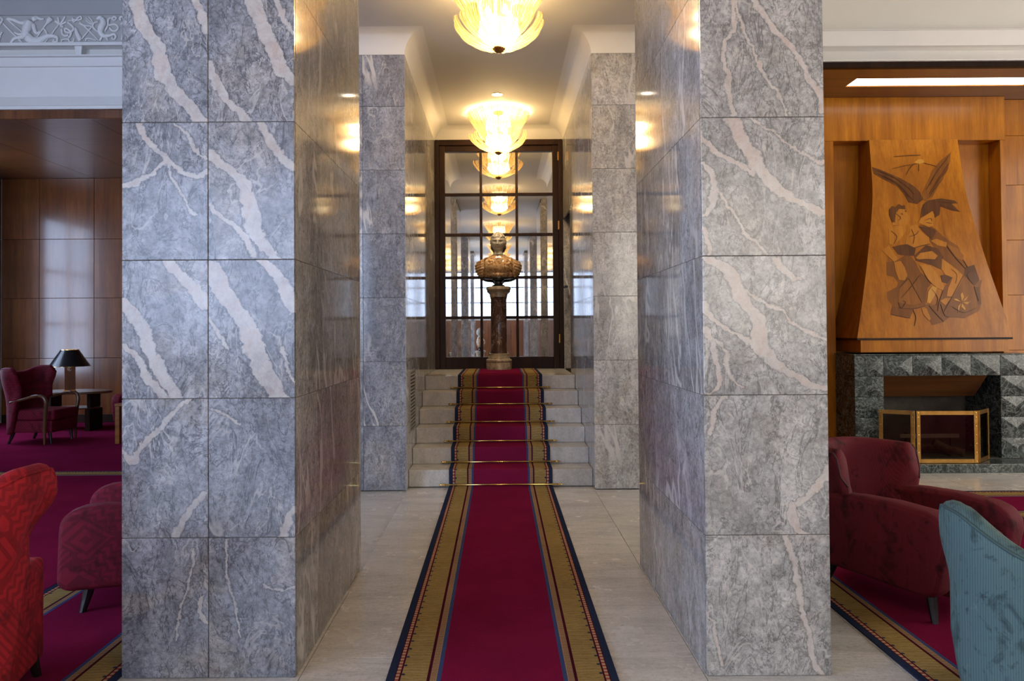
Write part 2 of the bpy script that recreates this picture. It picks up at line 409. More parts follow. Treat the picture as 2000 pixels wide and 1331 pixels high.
def petal_glass():
    n = NT('gold dusted glass leaf')
    uv = n.n('TexCoord').outputs['UV']
    s = n.n('SeparateXYZ', {0: uv})
    rib = n.n('TexWave', {'Vector': n.n('CombineXYZ', {0: s.outputs[0], 1: n.math('MULTIPLY', s.outputs[1], 0.06), 2: 0}).outputs[0], 'Scale': 1.7, 'Distortion': 2.2, 'Detail': 3.0}).outputs['Fac']
    col = n.ramp(rib, [(0.0, (0.16, 0.075, 0.012)), (0.35, (0.36, 0.22, 0.07)), (1.0, (0.50, 0.40, 0.24))])
    tr = n.n('BsdfTranslucent', {'Color': col})
    df = n.n('BsdfDiffuse', {'Color': col})
    gl = n.n('BsdfGlossy', {'Color': (1, 0.95, 0.85, 1), 'Roughness': 0.15})
    tp = n.n('BsdfTransparent', {'Color': (1, 0.93, 0.75, 1)})
    a = n.n('MixShader', {0: 0.25, 1: tr.outputs[0], 2: df.outputs[0]})
    b = n.n('MixShader', {0: n.ramp(rib, [(0.0, 0.15), (1.0, 0.62)]), 1: a.outputs[0], 2: tp.outputs[0]})
    c = n.n('MixShader', {0: 0.07, 1: b.outputs[0], 2: gl.outputs[0]})
    n.t.links.new(c.outputs[0], n.out.inputs[0])
    return n.m
M_PETAL = petal_glass()

def emit(name, col, strength):
    n = NT(name)
    v = n.noise(n.rawobj(), 0.7, 2)
    c = n.ramp(v, [(0.3, tuple(x * 0.96 for x in col)), (0.7, col)])
    e = n.n('Emission', {'Color': c, 'Strength': strength})
    n.t.links.new(e.outputs[0], n.out.inputs[0])
    return n.m
def glow():  # see-through glowing film, added to whiten the chandelier cores
    n = NT('added glow film')
    c = n.ramp(n.noise(n.rawobj(), 6, 3), [(0.3, (1.0, 0.80, 0.48)), (0.7, (1.0, 0.86, 0.58))])
    e = n.n('Emission', {'Color': c, 'Strength': 2.6})
    tp = n.n('BsdfTransparent', {'Color': (1, 1, 1, 1)})
    ad = n.n('AddShader', {0: e.outputs[0], 1: tp.outputs[0]})
    n.t.links.new(ad.outputs[0], n.out.inputs[0])
    return n.m
M_GLOW = glow()
M_BULB = emit('lit bulb', (1.0, 0.80, 0.50), 40.0)
M_PANEL = emit('lit ceiling panel', (1.0, 0.97, 0.90), 5.0)
M_DOWN = emit('lit downlight', (1.0, 0.90, 0.72), 14.0)
M_SKYPANE = emit('daylit window pane', DAY, DAY_STRENGTH)
M_SKYPANE_L = emit('bright daylit window pane', DAY, DAY_STRENGTH * 1.6)
M_SKYPANE_W = emit('warm tinted window pane', (1.0, 0.92, 0.80), DAY_STRENGTH * 0.7)  # pane glow tinted warm to warm the light in the right lounge

def smoked_glass():
    n = NT('smoked screen glass')
    tp = n.n('BsdfTransparent', {'Color': (0.62, 0.56, 0.50, 1)})
    gl = n.n('BsdfGlossy', {'Color': (0.8, 0.8, 0.8, 1), 'Roughness': n.ramp(n.noise(n.obj(), 8, 3), [(0.3, 0.05), (0.7, 0.12)])})
    c = n.n('MixShader', {0: 0.10, 1: tp.outputs[0], 2: gl.outputs[0]})
    c.inputs[0].default_value = 0.035
    n.t.links.new(c.outputs[0], n.out.inputs[0])
    return n.m
M_SMOKED = smoked_glass()

# ------------------------------------------------------------------ helpers: meshes
def mesh_from(verts, faces, mat=None, smooth=False, uvs=None):
    me = bpy.data.meshes.new('m')
    me.from_pydata([tuple(v) for v in verts], [], faces)
    if uvs is not None:
        ul = me.uv_layers.new(name='UVMap')
        for lp in me.loops:
            ul.data[lp.index].uv = uvs[lp.vertex_index]
    if smooth:
        for p in me.polygons:
            p.use_smooth = True
    if mat:
        me.materials.append(mat)
    me.update()
    return me

def fix_normals(me):
    bm = bmesh.new(); bm.from_mesh(me)
    bmesh.ops.recalc_face_normals(bm, faces=bm.faces)
    bm.to_mesh(me); bm.free()
    return me

_cache = {}
def box_mesh(sx, sy, sz, mat, bev=0.0, seg=2, smooth=False):
    key = (round(sx, 4), round(sy, 4), round(sz, 4), mat.name, bev, seg, smooth)
    if key in _cache:
        return _cache[key]
    bm = bmesh.new()
    bmesh.ops.create_cube(bm, size=1.0)
    bmesh.ops.scale(bm, vec=(sx, sy, sz), verts=bm.verts)
    if bev > 0:
        bmesh.ops.bevel(bm, geom=list(bm.edges), offset=bev, segments=seg, profile=0.6, affect='EDGES', clamp_overlap=True)
    me = bpy.data.meshes.new('m')
    bm.to_mesh(me); bm.free()
    if smooth:
        for p in me.polygons:
            p.use_smooth = True
    me.materials.append(mat)
    _cache[key] = me
    return me

def link(name, me, parent=None, loc=(0, 0, 0), rot=(0, 0, 0), scale=None):
    o = bpy.data.objects.new(name, me)
    COL.objects.link(o)
    o.location = loc
    o.rotation_euler = rot
    if scale:
        o.scale = scale
    if parent is not None:
        o.parent = parent
    return o

def tag(o, label=None, cat=None, group=None, kind=None):
    if label: o['label'] = label
    if cat: o['category'] = cat
    if group: o['group'] = group
    if kind: o['kind'] = kind
    return o

def thing(name, label, cat, loc=(0, 0, 0), rz=0.0, group=None, kind=None):
    o = bpy.data.objects.new(name, None)
    o.empty_display_size = 0.1
    COL.objects.link(o)
    o.location = loc
    o.rotation_euler = (0, 0, rz)
    return tag(o, label, cat, group, kind)

def bbox(name, x0, x1, y0, y1, z0, z1, mat, parent=None, bev=0.0, seg=2, smooth=False):
    """box by its extents, in the parent's frame"""
    me = box_mesh(x1 - x0, y1 - y0, z1 - z0, mat, bev, seg, smooth)
    return link(name, me, parent, ((x0 + x1) / 2, (y0 + y1) / 2, (z0 + z1) / 2))

def lathe(profile, mat, n=32, smooth=True, close=True):
    """profile: list of (r, z)"""
    vs, fs = [], []
    k = len(profile)
    for i in range(n):
        a = 2 * PI * i / n
        for r, z in profile:
            vs.append((r * math.cos(a), r * math.sin(a), z))
    for i in range(n):
        j = (i + 1) % n
        for q in range(k - 1):
            fs.append((i * k + q, j * k + q, j * k + q + 1, i * k + q + 1))
    if close:
        fs.append(tuple(i * k for i in range(n))[::-1])
        fs.append(tuple(i * k + k - 1 for i in range(n)))
    me = mesh_from(vs, fs, mat)
    fix_normals(me)
    if smooth:
        for p in me.polygons:
            p.use_smooth = len(p.vertices) == 4
        me.set_sharp_from_angle(angle=0.7)
    return me

def spline(pts, sub=5):
    """Catmull-Rom through points (any dimension)"""
    P = [Vector(p) if len(p) in (2, 3, 4) else p for p in pts]
    out = []
    for i in range(len(P) - 1):
        p0 = P[max(i - 1, 0)]; p1 = P[i]; p2 = P[i + 1]; p3 = P[min(i + 2, len(P) - 1)]
        for s in range(sub):
            t = s / sub
            out.append(0.5 * ((2 * p1) + (p2 - p0) * t + (2 * p0 - 5 * p1 + 4 * p2 - p3) * t * t + (3 * p1 - p0 - 3 * p2 + p3) * t ** 3))
    out.append(P[-1])
    return out

def tube_data(path, radii, n=8, flat=1.0, flat_axis=None):
    """verts, faces of a tube along path; flat squashes it along flat_axis"""
    vs, fs = [], []
    m = len(path)
    up0 = Vector((0, 1, 0)) if flat_axis is None else Vector(flat_axis)
    for i, p in enumerate(path):
        d = (path[min(i + 1, m - 1)] - path[max(i - 1, 0)])
        d = d.normalized() if d.length > 1e-9 else Vector((0, 0, 1))
        a = up0 - d * up0.dot(d)
        if a.length < 1e-4:
            a = Vector((1, 0, 0)) - d * d.x
        a.normalize()
        b = d.cross(a)
        for k in range(n):
            t = 2 * PI * k / n
            vs.append(p + (a * math.cos(t) * flat + b * math.sin(t)) * radii[i])
    for i in range(m - 1):
        for k in range(n):
            l = (k + 1) % n
            fs.append((i * n + k, i * n + l, (i + 1) * n + l, (i + 1) * n + k))
    fs.append(tuple(range(n))[::-1])
    fs.append(tuple((m - 1) * n + k for k in range(n)))
    return vs, fs

def tube(pts, r, mat, n=8, sub=5, flat=1.0, flat_axis=None):
    """pts 3D; r a number or one per point"""
    rr = r if isinstance(r, (list, tuple)) else [r] * len(pts)
    q = spline([(*p, s) for p, s in zip(pts, rr)], sub)
    path = [Vector((v[0], v[1], v[2])) for v in q]
    vs, fs = tube_data(path, [max(v[3], 1e-4) for v in q], n, flat, flat_axis)
    me = mesh_from(vs, fs, mat, True)
    return fix_normals(me)

def join(datas, mat, smooth=True):
    vs, fs = [], []
    for v, f in datas:
        o = len(vs)
        vs += list(v)
        fs += [tuple(i + o for i in ff) for ff in f]
    return fix_normals(mesh_from(vs, fs, mat, smooth))

def prism(poly, axis, a, b, mat, bev=0.0, seg=3, smooth=False):
    """polygon of 2D points extruded from a to b along axis ('X': points are (y,z), 'Y': (x,z), 'Z': (x,y))"""
    def P(u, v, w):
        return {'X': (w, u, v), 'Y': (u, w, v), 'Z': (u, v, w)}[axis]
    n = len(poly)
    vs = [P(u, v, a) for u, v in poly] + [P(u, v, b) for u, v in poly]
    fs = [tuple(range(n)), tuple(range(n, 2 * n))[::-1]] + [(i, (i + 1) % n, n + (i + 1) % n, n + i) for i in range(n)]
    me = mesh_from(vs, fs, mat)
    bm = bmesh.new(); bm.from_mesh(me)
    bmesh.ops.recalc_face_normals(bm, faces=bm.faces)
    if bev > 0:
        ed = [e for e in bm.edges if len(e.link_faces) == 2 and e.calc_face_angle(0) > 0.5]
        bmesh.ops.bevel(bm, geom=ed, offset=bev, segments=seg, profile=0.5, affect='EDGES', clamp_overlap=True)
    bm.to_mesh(me); bm.free()
    if smooth:
        for p in me.polygons:
            p.use_smooth = True
        me.set_sharp_from_angle(angle=1.0)
    return me

def grid_mesh(rows, mat, smooth=True, closed=False, cap=False):
    """rows: list of equally long point lists"""
    k = len(rows[0])
    vs = [p for r in rows for p in r]
    fs = []
    for i in range(len(rows) - 1):
        for j in range(k if closed else k - 1):
            l = (j + 1) % k
            fs.append((i * k + j, i * k + l, (i + 1) * k + l, (i + 1) * k + j))
    if cap:
        fs.append(tuple(range(k))[::-1])
        fs.append(tuple((len(rows) - 1) * k + j for j in range(k)))
    return fix_normals(mesh_from(vs, fs, mat, smooth))

def copy_tree(o, parent=None):
    c = o.copy()
    COL.objects.link(c)
    if parent is not None:
        c.parent = parent
    for ch in list(o.children):
        copy_tree(ch, c)
    return c

# ------------------------------------------------------------------ the shell of the building
X0, X1, YB, YF = -9.0, 9.0, -9.7, 12.3
HALL_Z, LOUNGE_Z = 4.28, 5.75
NX = 0.878                       # half width of the stair niche
NY0, NY1 = 6.90, 10.17           # niche opening and door plane

fl = bbox('floor', X0, X1, YB, YF + 0.1, -0.25, -0.008, M_FLOOR)
tag(fl, 'pale polished marble floor of the hall', 'floor', kind='structure')
TS = 0.87
def floor_tile(ix, iy, w=TS):
    o = bbox('floor_tile', ix * TS + 0.0015, (ix + 1) * TS - 0.0015, iy * TS - 0.1 + 0.0015, (iy + 1) * TS - 0.1 - 0.0015, -0.008, 0.0, M_FLOOR, None, 0.001, 1)
    o.parent = fl
    o.matrix_parent_inverse = fl.matrix_world.inverted()
    o.location = ((ix + 0.5) * TS, (iy + 0.5) * TS - 0.1, -0.004)
    o.location = o.location - fl.location
    o.matrix_parent_inverse = Matrix.Identity(4)
for iy in range(3, 9):
    for ix in range(-2, 7):
        if ix == -2 and iy > 4: continue
        if ix >= 3 and iy < 6: continue
        if ix in (1, 2) and iy >= 8: continue
        if ix in (-2, -1, 0, 1) and iy > 7: continue
        floor_tile(ix, iy)

w = bbox('wall_left', X0 - 0.2, X0, YB, YF, 0, LOUNGE_Z, M_CREAM); tag(w, 'plain cream outer wall of the left lounge', 'wall', kind='structure')
w = bbox('wall_right', X1, X1 + 0.2, YB, YF, 0, LOUNGE_Z, M_CREAM); tag(w, 'plain cream outer wall of the right lounge', 'wall', kind='structure')
w = bbox('wall_back', X0, X1, YB - 0.2, YB, 0, LOUNGE_Z, M_CREAM); tag(w, 'window wall behind the viewer', 'wall', kind='structure')
w = bbox('wall_front', X0, X1, YF + 0.04, YF + 0.2, 0, LOUNGE_Z, M_CREAM); tag(w, 'plain far wall behind the panelling', 'wall', kind='structure')
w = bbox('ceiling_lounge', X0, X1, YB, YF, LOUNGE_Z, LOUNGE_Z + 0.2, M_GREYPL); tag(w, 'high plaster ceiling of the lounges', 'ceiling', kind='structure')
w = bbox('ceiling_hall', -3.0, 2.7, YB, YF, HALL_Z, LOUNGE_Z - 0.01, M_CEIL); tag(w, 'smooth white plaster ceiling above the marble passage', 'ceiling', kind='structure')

# cove between tile top and ceiling, mitred round the niche
TT = 4.09
cr = HALL_Z - TT
rows = []
for i in range(11):
    a = PI / 2 * i / 10
    d = cr * (1 - math.cos(a)); z = TT + cr * math.sin(a)
    rows.append([(-3.0, NY0 - d, z), (-NX + d, NY0 - d, z), (-NX + d, NY1 - d, z), (NX - d, NY1 - d, z), (NX - d, NY0 - d, z), (2.7, NY0 - d, z)])
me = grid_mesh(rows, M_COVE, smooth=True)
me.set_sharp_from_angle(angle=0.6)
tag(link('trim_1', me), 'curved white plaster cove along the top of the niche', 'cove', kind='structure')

# --- marble slab walls
def slab(parent, mat, w, h, loc, rz, t=0.02, gap=0.0025):
    me = box_mesh(w - gap, t, h - gap, mat, 0.0018 if rz == 0.0 else 0.0, 1)
    o = link('slab', me, parent, loc, (0, 0, rz))
    return o

def slab_wall(name, label, origin, direction, normal_rz, widths, heights, mat, skip=None, core=True, ext=0.12):
    """wall face starting at origin, slabs laid along direction, rows upwards; slab local -Y faces out"""
    root = thing(name, label, 'wall', origin, 0, kind='structure')
    d = Vector(direction); nrm = Vector((math.sin(normal_rz), -math.cos(normal_rz), 0))
    s = 0.0
    for ci, wd in enumerate(widths):
        z = 0.0
        for ri, ht in enumerate(heights):
            if not (skip and skip(ci, ri)):
                c = d * (s + wd / 2) - nrm * 0.01
                slab(root, mat, wd, ht, (c.x, c.y, z + ht / 2), normal_rz)
            z += ht
        s += wd
    return root, s, sum(heights)

ROWS = [0.6] * 6 + [0.49]
# wall pieces beside the niche
r, s, h = slab_wall('wall_niche_left_front', 'grey marble wall left of the stair niche', (-NX, NY0, 0), (-1, 0, 0), 0.0, [0.40, 0.6, 0.6, 0.5], ROWS, M_MARBLE)
bbox('core', -2.1, -0.021, 0.021, 0.2, 0, TT + 0.19, M_JOINT, r)
r, s, h = slab_wall('wall_niche_right_front', 'grey marble wall right of the stair niche', (NX, NY0, 0), (1, 0, 0), 0.0, [0.62, 0.6, 0.6], ROWS, marble('grey marble with warm light', R_DARK, R_MID, R_LIGHT, G_VEIN, warm=0.55))  # warm light on this wall is put into its marble colour
bbox('core', 0.021, 1.8, 0.021, 0.2, 0, TT + 0.19, M_JOINT, r)
# niche side walls (slab face towards the passage)
wd = [0.74, 0.74, 0.74, 0.93, 0.12]
r, s, h = slab_wall('wall_niche_left', 'polished marble wall on the left of the stairs', (-NX, NY0, 0), (0, 1, 0), PI / 2, wd, ROWS, M_MARBLE_SIDE)
bbox('core', -0.2, -0.021, 0.021, 3.3, 0, TT + 0.19, M_JOINT, r)
DOOR_H = 3.06
def skp(ci, ri): return ci == 3 and ri < 5
r, s, h = slab_wall('wall_niche_right', 'polished marble wall with a narrow side doorway right of the stairs', (NX, NY0, 0), (0, 1, 0), -PI / 2, wd, ROWS, M_MARBLE_SIDE, skip=skp)
bbox('core', 0.021, 0.2, 0.021, 2.22, 0, TT + 0.19, M_JOINT, r)
bbox('core', 0.021, 0.2, 3.15, 3.3, 0, TT + 0.19, M_JOINT, r)
bbox('core', 0.021, 0.2, 2.22, 3.15, DOOR_H, TT + 0.19, M_JOINT, r)
slab(r, M_MARBLE_SIDE, 0.45, DOOR_H - 0.96, (0.225, 3.15, 0.96 + (DOOR_H - 0.96) / 2), 0)      # reveal of the doorway
tag(bbox('wall_side_passage', NX + 0.45, NX + 0.6, 8.5, 10.4, 0.9, 4.2, M_MARBLE_SIDE), 'marble wall inside the side doorway', 'wall', kind='structure')
tag(bbox('door_handle_plate', NX - 0.012, NX + 0.03, 9.75, 9.98, 2.05, 2.075, M_BLACK), 'small dark latch in the side doorway of the niche', 'latch')

# --- staircase
SY, TR, RI = 7.045, 0.318, 0.16
st = thing('staircase', 'six pale marble steps up to the mirrored door', 'stairs', (0, SY, 0), kind='structure')
for i in range(6):
    last = i == 5
    y0 = TR * i; y1 = TR * (i + 1) + 0.02 if not last else NY1 - SY + 0.02
    bbox('step', -NX + 0.002, NX - 0.002, y0, y1, RI * i, RI * (i + 1) - 0.001, M_STEP, st, 0.006, 2)

# --- vent grille in the left niche wall
vg = thing('vent_grille', 'slatted stone-coloured vent low in the left niche wall', 'vent', (-NX, 7.12, 0.50))
for y in (0.0, 0.42):
    bbox('frame', -0.01, 0.012, y, y + 0.025, 0, 0.60, M_SLAT, vg, 0.002, 1)
for z in (0.0, 0.575):
    bbox('frame', -0.01, 0.012, 0.025, 0.42, z, z + 0.025, M_SLAT, vg, 0.002, 1)
bbox('backing', -0.004, 0.002, 0.02, 0.43, 0.02, 0.59, M_DARK, vg)
for k in range(16):
    o = link('slat', box_mesh(0.016, 0.395, 0.017, M_SLAT, 0.002, 1), vg, (0.005, 0.2225, 0.045 + k * 0.034), (0, 0.5, 0))

# --- pillars
def pillar(name, label, x0, x1, y0, y1, cols_front, cols_in, inner, mats, side_mat):
    root = thing(name, label, 'pillar', ((x0 + x1) / 2, y0, 0), kind='structure')
    cx = (x0 + x1) / 2
    hw = (x1 - x0) / 2; dp = y1 - y0
    # core
    a = -hw + (0.021 if inner < 0 else 0); b = hw - (0.021 if inner > 0 else 0)
    bbox('core', a, b, 0.021, dp, 0, HALL_Z, M_JOINT if False else side_mat, root)
    bbox('joint_backing', -hw + 0.004, hw - 0.004, 0.004, dp - 0.004, 0.0, HALL_Z - 0.001, M_JOINT, root)
    wf = 2 * hw / cols_front
    for c in range(cols_front):
        for r in range(7):
            m = mats.get((c, r), mats['*'])
            slab(root, m, wf, 0.6, (-hw + wf * (c + 0.5), 0.01, 0.3 + 0.6 * r), 0.0)
    ws = (dp - 0.021) / cols_in
    for c in range(cols_in):
        for r in range(7):
            xx = (hw - 0.01) * inner
            slab(root, side_mat, ws, 0.6, (xx, 0.021 + ws * (c + 0.5), 0.3 + 0.6 * r), PI / 2 * inner)
    return root

S_L = 451.4
def vl(cx, cy, lst):
    return [([((x - cx) / S_L, (cy - y) / S_L) for x, y in pts], wd) for pts, wd in lst]
LV = {
 (0, 4): (322, 100, [([(262, -20), (280, 40), (310, 95), (325, 150), (365, 200), (397, 234)], 0.030), ([(378, -20), (392, 25), (405, 60)], 0.016)]),
 (1, 4): (491, 98, [([(490, -20), (512, 40), (535, 90), (552, 130), (578, 160)], 0.032), ([(404, 112), (425, 165), (455, 200), (482, 234)], 0.017), ([(540, -10), (560, 40), (578, 60)], 0.010)]),
 (0, 3): (322, 372, [([(270, 238), (285, 268), (310, 290), (328, 318)], 0.012), ([(234, 362), (270, 352), (300, 338), (325, 317), (352, 330), (380, 340), (406, 334)], 0.012), ([(340, 238), (368, 262), (378, 290), (404, 312)], 0.006), ([(328, 318), (338, 350), (362, 390), (380, 420)], 0.005)]),
 (1, 3): (491, 370, [([(404, 288), (440, 325), (470, 350), (490, 400), (497, 450), (520, 485), (545, 507)], 0.027), ([(510, 233), (525, 265), (540, 292), (578, 330)], 0.018), ([(404, 395), (430, 422), (470, 450), (492, 500)], 0.012)]),
 (0, 2): (322, 645, [([(233, 583), (262, 620), (285, 655), (300, 700), (345, 782)], 0.027), ([(328, 508), (345, 530), (372, 560), (406, 605)], 0.024), ([(233, 672), (262, 695), (290, 740), (320, 782)], 0.016)]),
 (1, 2): (491, 644, [([(404, 512), (432, 560), (462, 610), (490, 655), (510, 720), (548, 782)], 0.040), ([(508, 505), (545, 545), (560, 580), (578, 612)], 0.024), ([(404, 620), (425, 650), (445, 680)], 0.010), ([(548, 680), (560, 720), (578, 750)], 0.007)]),
 (0, 1): (322, 917, [([(372, 783), (350, 800), (312, 835), (285, 865), (258, 900)], 0.010), ([(396, 968), (375, 990), (340, 1050)], 0.014), ([(238, 880), (260, 900), (275, 870)], 0.016)]),
 (1, 1): (491, 917, [([(578, 995), (562, 1020), (552, 1052)], 0.016), ([(404, 800), (430, 812), (470, 830)], 0.004)]),
 (0, 0): (322, 1188, [([(378, 1075), (368, 1140), (350, 1200), (343, 1250)], 0.005), ([(396, 1165), (392, 1190), (404, 1215)], 0.012)]),
 (1, 0): (491, 1187, [([(442, 1055), (446, 1140), (462, 1200), (470, 1245)], 0.005), ([(515, 1145), (545, 1150), (575, 1148)], 0.004)]),
}
matsL = {'*': M_MARBLE_FRONT}
for k, (cx, cy, lst) in LV.items():
    matsL[k] = marble('grey marble slab with traced veins', G_DARK, G_MID, G_LIGHT, G_VEIN, veins=vl(cx, cy, lst), auto=0.0, contrast=1.3, rough=0.16, warm=0.4 if k[1] != 0 else 0.6)
RV = {
 (0, 4): (1488, 87, [([(1436, -40), (1433, 0), (1437, 34), (1416, 75), (1411, 101), (1420, 143), (1421, 180), (1433, 216)], 0.0105), ([(1440, -5), (1446, 22), (1458, 68), (1480, 105), (1490, 139), (1514, 173), (1537, 216)], 0.006), ([(1465, -40), (1480, 0), (1507, 41), (1548, 86), (1570, 120), (1580, 150), (1600, 172), (1606, 216)], 0.013)]),
 (0, 3): (1492, 361, [([(1429, 222), (1446, 259), (1469, 293), (1480, 319), (1518, 364), (1555, 387), (1614, 418)], 0.025), ([(1373, 270), (1409, 297), (1446, 319), (1473, 338)], 0.012), ([(1454, 225), (1510, 252), (1540, 278), (1585, 308), (1613, 316)], 0.005), ([(1375, 312), (1394, 346), (1391, 391), (1377, 413)], 0.014), ([(1404, 372), (1431, 413), (1446, 436), (1476, 473), (1492, 494)], 0.006), ([(1374, 440), (1380, 470), (1384, 494)], 0.010)]),
 (0, 2): (1496, 635.5, [([(1386, 500), (1437, 546), (1454, 588), (1484, 631), (1486, 670), (1510, 708), (1553, 734), (1618, 764)], 0.024), ([(1379, 588), (1388, 618), (1416, 640), (1454, 657), (1478, 676)], 0.012), ([(1462, 567), (1497, 593), (1531, 606), (1548, 631), (1583, 648), (1618, 666)], 0.006), ([(1379, 640), (1394, 674), (1407, 730), (1405, 747), (1383, 768)], 0.012), ([(1398, 661), (1420, 695), (1424, 730), (1450, 756)], 0.007), ([(1520, 505), (1535, 530), (1557, 546)], 0.016)]),
 (0, 1): (1500, 911, [([(1420, 778), (1403, 807), (1388, 850)], 0.010), ([(1620, 912), (1600, 950), (1552, 988)], 0.017), ([(1552, 984), (1546, 1012), (1583, 1048)], 0.018)]),
 (0, 0): (1503, 1186, [([(1540, 1052), (1556, 1120), (1568, 1190), (1590, 1290), (1602, 1322)], 0.012), ([(1384, 1200), (1400, 1235), (1410, 1300)], 0.007)]),
}
matsR = {'*': marble('pale warm-lit grey marble', R_DARK, R_MID, R_LIGHT, G_VEIN, auto=0.0)}
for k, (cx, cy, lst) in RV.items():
    matsR[k] = marble('pale warm-lit grey marble slab with traced veins', R_DARK, R_MID, R_LIGHT, (0.60, 0.55, 0.50), veins=vl(cx, cy, lst), auto=0.0, contrast=1.2, rough=0.18, warm=0.35)
PLX0, PLX1, PRX0, PRX1 = -1.636, -0.886, 0.876, 1.41
pillar('marble_pillar', 'wide grey marble pillar of two slab columns left of the runner', PLX0, PLX1, 3.19, 4.68, 2, 4, 1, matsL, M_MARBLE_SIDE)
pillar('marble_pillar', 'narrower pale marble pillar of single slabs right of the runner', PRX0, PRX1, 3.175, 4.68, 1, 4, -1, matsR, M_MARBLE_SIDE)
# the next pillars of the hall, seen only in the mirrored door
for (x0, x1, y, lab) in [(PLX0, PLX1, -2.3, 'marble pillar behind the viewer on the left, nearer the stairs'), (PRX0, PRX1 + 0.2, -2.3, 'marble pillar behind the viewer on the right, nearer the stairs'),
                         (PLX0, PLX1, -7.0, 'marble pillar behind the viewer on the left, nearer the windows'), (PRX0, PRX1 + 0.2, -7.0, 'marble pillar behind the viewer on the right, nearer the windows')]:
    p = thing('marble_pillar', lab, 'pillar', ((x0 + x1) / 2, y, 0), kind='structure')
    hw = (x1 - x0) / 2
    for r in range(7):
        bbox('slab', -hw, hw, 0, 1.49, 0.6 * r + 0.001, 0.6 * r + 0.599, M_MARBLE, p, 0.003, 1)
    bbox('core', -hw + 0.003, hw - 0.003, 0.003, 1.487, 0, HALL_Z, M_JOINT, p)

# --- windows
def window(name, label, cx, y, z0, z1, wdt, nx, nz, axis='Y', sgn=1, mat=None):
    """window whose pane faces +Y (axis 'Y') or +X (axis 'X'), in the wall plane"""
    root = thing(name, label, 'window', (cx, y, z0) if axis == 'Y' else (cx, y, z0), 0 if axis == 'Y' else -PI / 2 * sgn, kind='structure')
    h = z1 - z0
    pw, ph = wdt / nx, h / nz
    for i in range(nx):
        for k in range(nz):
            bbox('pane', -wdt / 2 + pw * i + 0.02, -wdt / 2 + pw * (i + 1) - 0.02, 0.01, 0.016, ph * k + 0.02, ph * (k + 1) - 0.02, mat or M_SKYPANE, root)
    for i in range(nx + 1):
        x = -wdt / 2 + pw * i
        bbox('mullion', x - 0.03, x + 0.03, 0.0, 0.06, 0, h, M_DOOR, root)
    for k in range(nz + 1):
        bbox('transom', -wdt / 2, wdt / 2, 0.0, 0.055, ph * k - 0.025, ph * k + 0.025, M_DOOR, root)
    return root
window('window_1', 'high gridded window behind the viewer at the end of the passage', -0.1, YB, 2.0, 3.85, 2.6, 2, 3)
window('window_2', 'wide gridded window behind the viewer in the left lounge', -5.2, YB, 1.2, 4.9, 6.0, 5, 4)
window('window_3', 'wide gridded window behind the viewer in the right lounge', 5.2, YB, 1.2, 4.9, 6.0, 5, 4, 'Y', 1, M_SKYPANE_W)
window('window_4', 'lounge window in the left wall beside the viewer', X0, -1.5, 0.6, 4.4, 6.0, 5, 4, 'X', 1, M_SKYPANE_L)
window('window_5', 'curtained window in the side wall of the left alcove', -8.31, 10.4, 0.7, 3.6, 1.6, 2, 3, 'X')
window('window_6', 'unseen lounge window added in the right wall beside the fireplace lounge', X1, 3.6, 0.6, 4.4, 5.0, 4, 4, 'X', -1, M_SKYPANE_W)  # unseen window, added to light the right lounge
wb = thing('wainscot', 'walnut wainscot below the windows behind the viewer', 'panelling', (0, YB, 0), kind='structure')
for i in range(8):
    bbox('panel', -1.9 + i * 0.475 + 0.002, -1.9 + (i + 1) * 0.475 - 0.002, 0.0, 0.03, 0.0, 1.9, M_WOOD_DK, wb, 0.003, 1)

# --- mirrored door
DH = 4.105
dr = thing('door_1', 'dark wooden fifteen-pane mirrored door at the top of the stairs', 'door', (0, NY1, 0.96), kind='structure')
H = DH - 0.96
hw = NX - 0.003
def dbar(name, x0, x1, z0, z1, y0=-0.05, y1=0.0, parent=None, bev=0.006):
    return bbox(name, x0, x1, y0, y1, z0, z1, M_DOOR, parent or dr, bev, 2)
for s in (-1, 1):
    a, b = sorted((s * hw, s * (hw - 0.055)))
    dbar('frame', a, b, 0, H, -0.11, 0.0)
    a, b = sorted((s * (hw - 0.055), s * (hw - 0.135)))
    dbar('stile', a, b, 0.0, H - 0.06, -0.07, 0.0)
dbar('frame', -hw + 0.056, hw - 0.056, H - 0.075, H, -0.11, 0.0)
zt, zb = H - 0.155, 0.165
dbar('rail', -hw + 0.136, hw - 0.136, zt, H - 0.076, -0.07, 0.0)
dbar('rail', -hw + 0.136, hw - 0.136, 0.0, zb, -0.07, 0.0)
gx0, gx1 = -hw + 0.136, hw - 0.136
zs = [0.165, 0.705, 1.255, 1.845, 2.40, zt]
cw = (gx1 - gx0) / 3
for i in (1, 2):
    dbar('muntin', gx0 + cw * i - 0.018, gx0 + cw * i + 0.018, zb, zt, -0.06, 0.0)
for z in zs[1:-1]:
    for i in range(3):
        dbar('muntin', gx0 + cw * i + (0.018 if i else 0.0), gx0 + cw * (i + 1) - (0.018 if i < 2 else 0.0), z - 0.02, z + 0.02, -0.055, 0.0)
for i in range(3):
    for k in range(5):
        z0 = zs[k] + (0.02 if k else 0); z1 = zs[k + 1] - (0.02 if k < 4 else 0)
        bbox('pane', gx0 + cw * i + 0.018 * (i > 0), gx0 + cw * (i + 1) - 0.018 * (i < 2), -0.026, -0.018, z0, z1, M_MIRROR, dr)
bbox('backboard', -hw + 0.1, hw - 0.1, -0.017, -0.002, 0.1, H - 0.1, M_DARK, dr)
for z in (0.35, 1.9, 2.85):
    bbox('hinge', hw - 0.07, hw - 0.05, -0.118, -0.108, z, z + 0.12, M_OLDBRASS, dr, 0.002, 1)
tag(bbox('wall_door_back', -1.2, 1.2, NY1 + 0.003, NY1 + 0.1, 0, HALL_Z, M_JOINT), 'wall behind the mirrored door', 'wall', kind='structure')

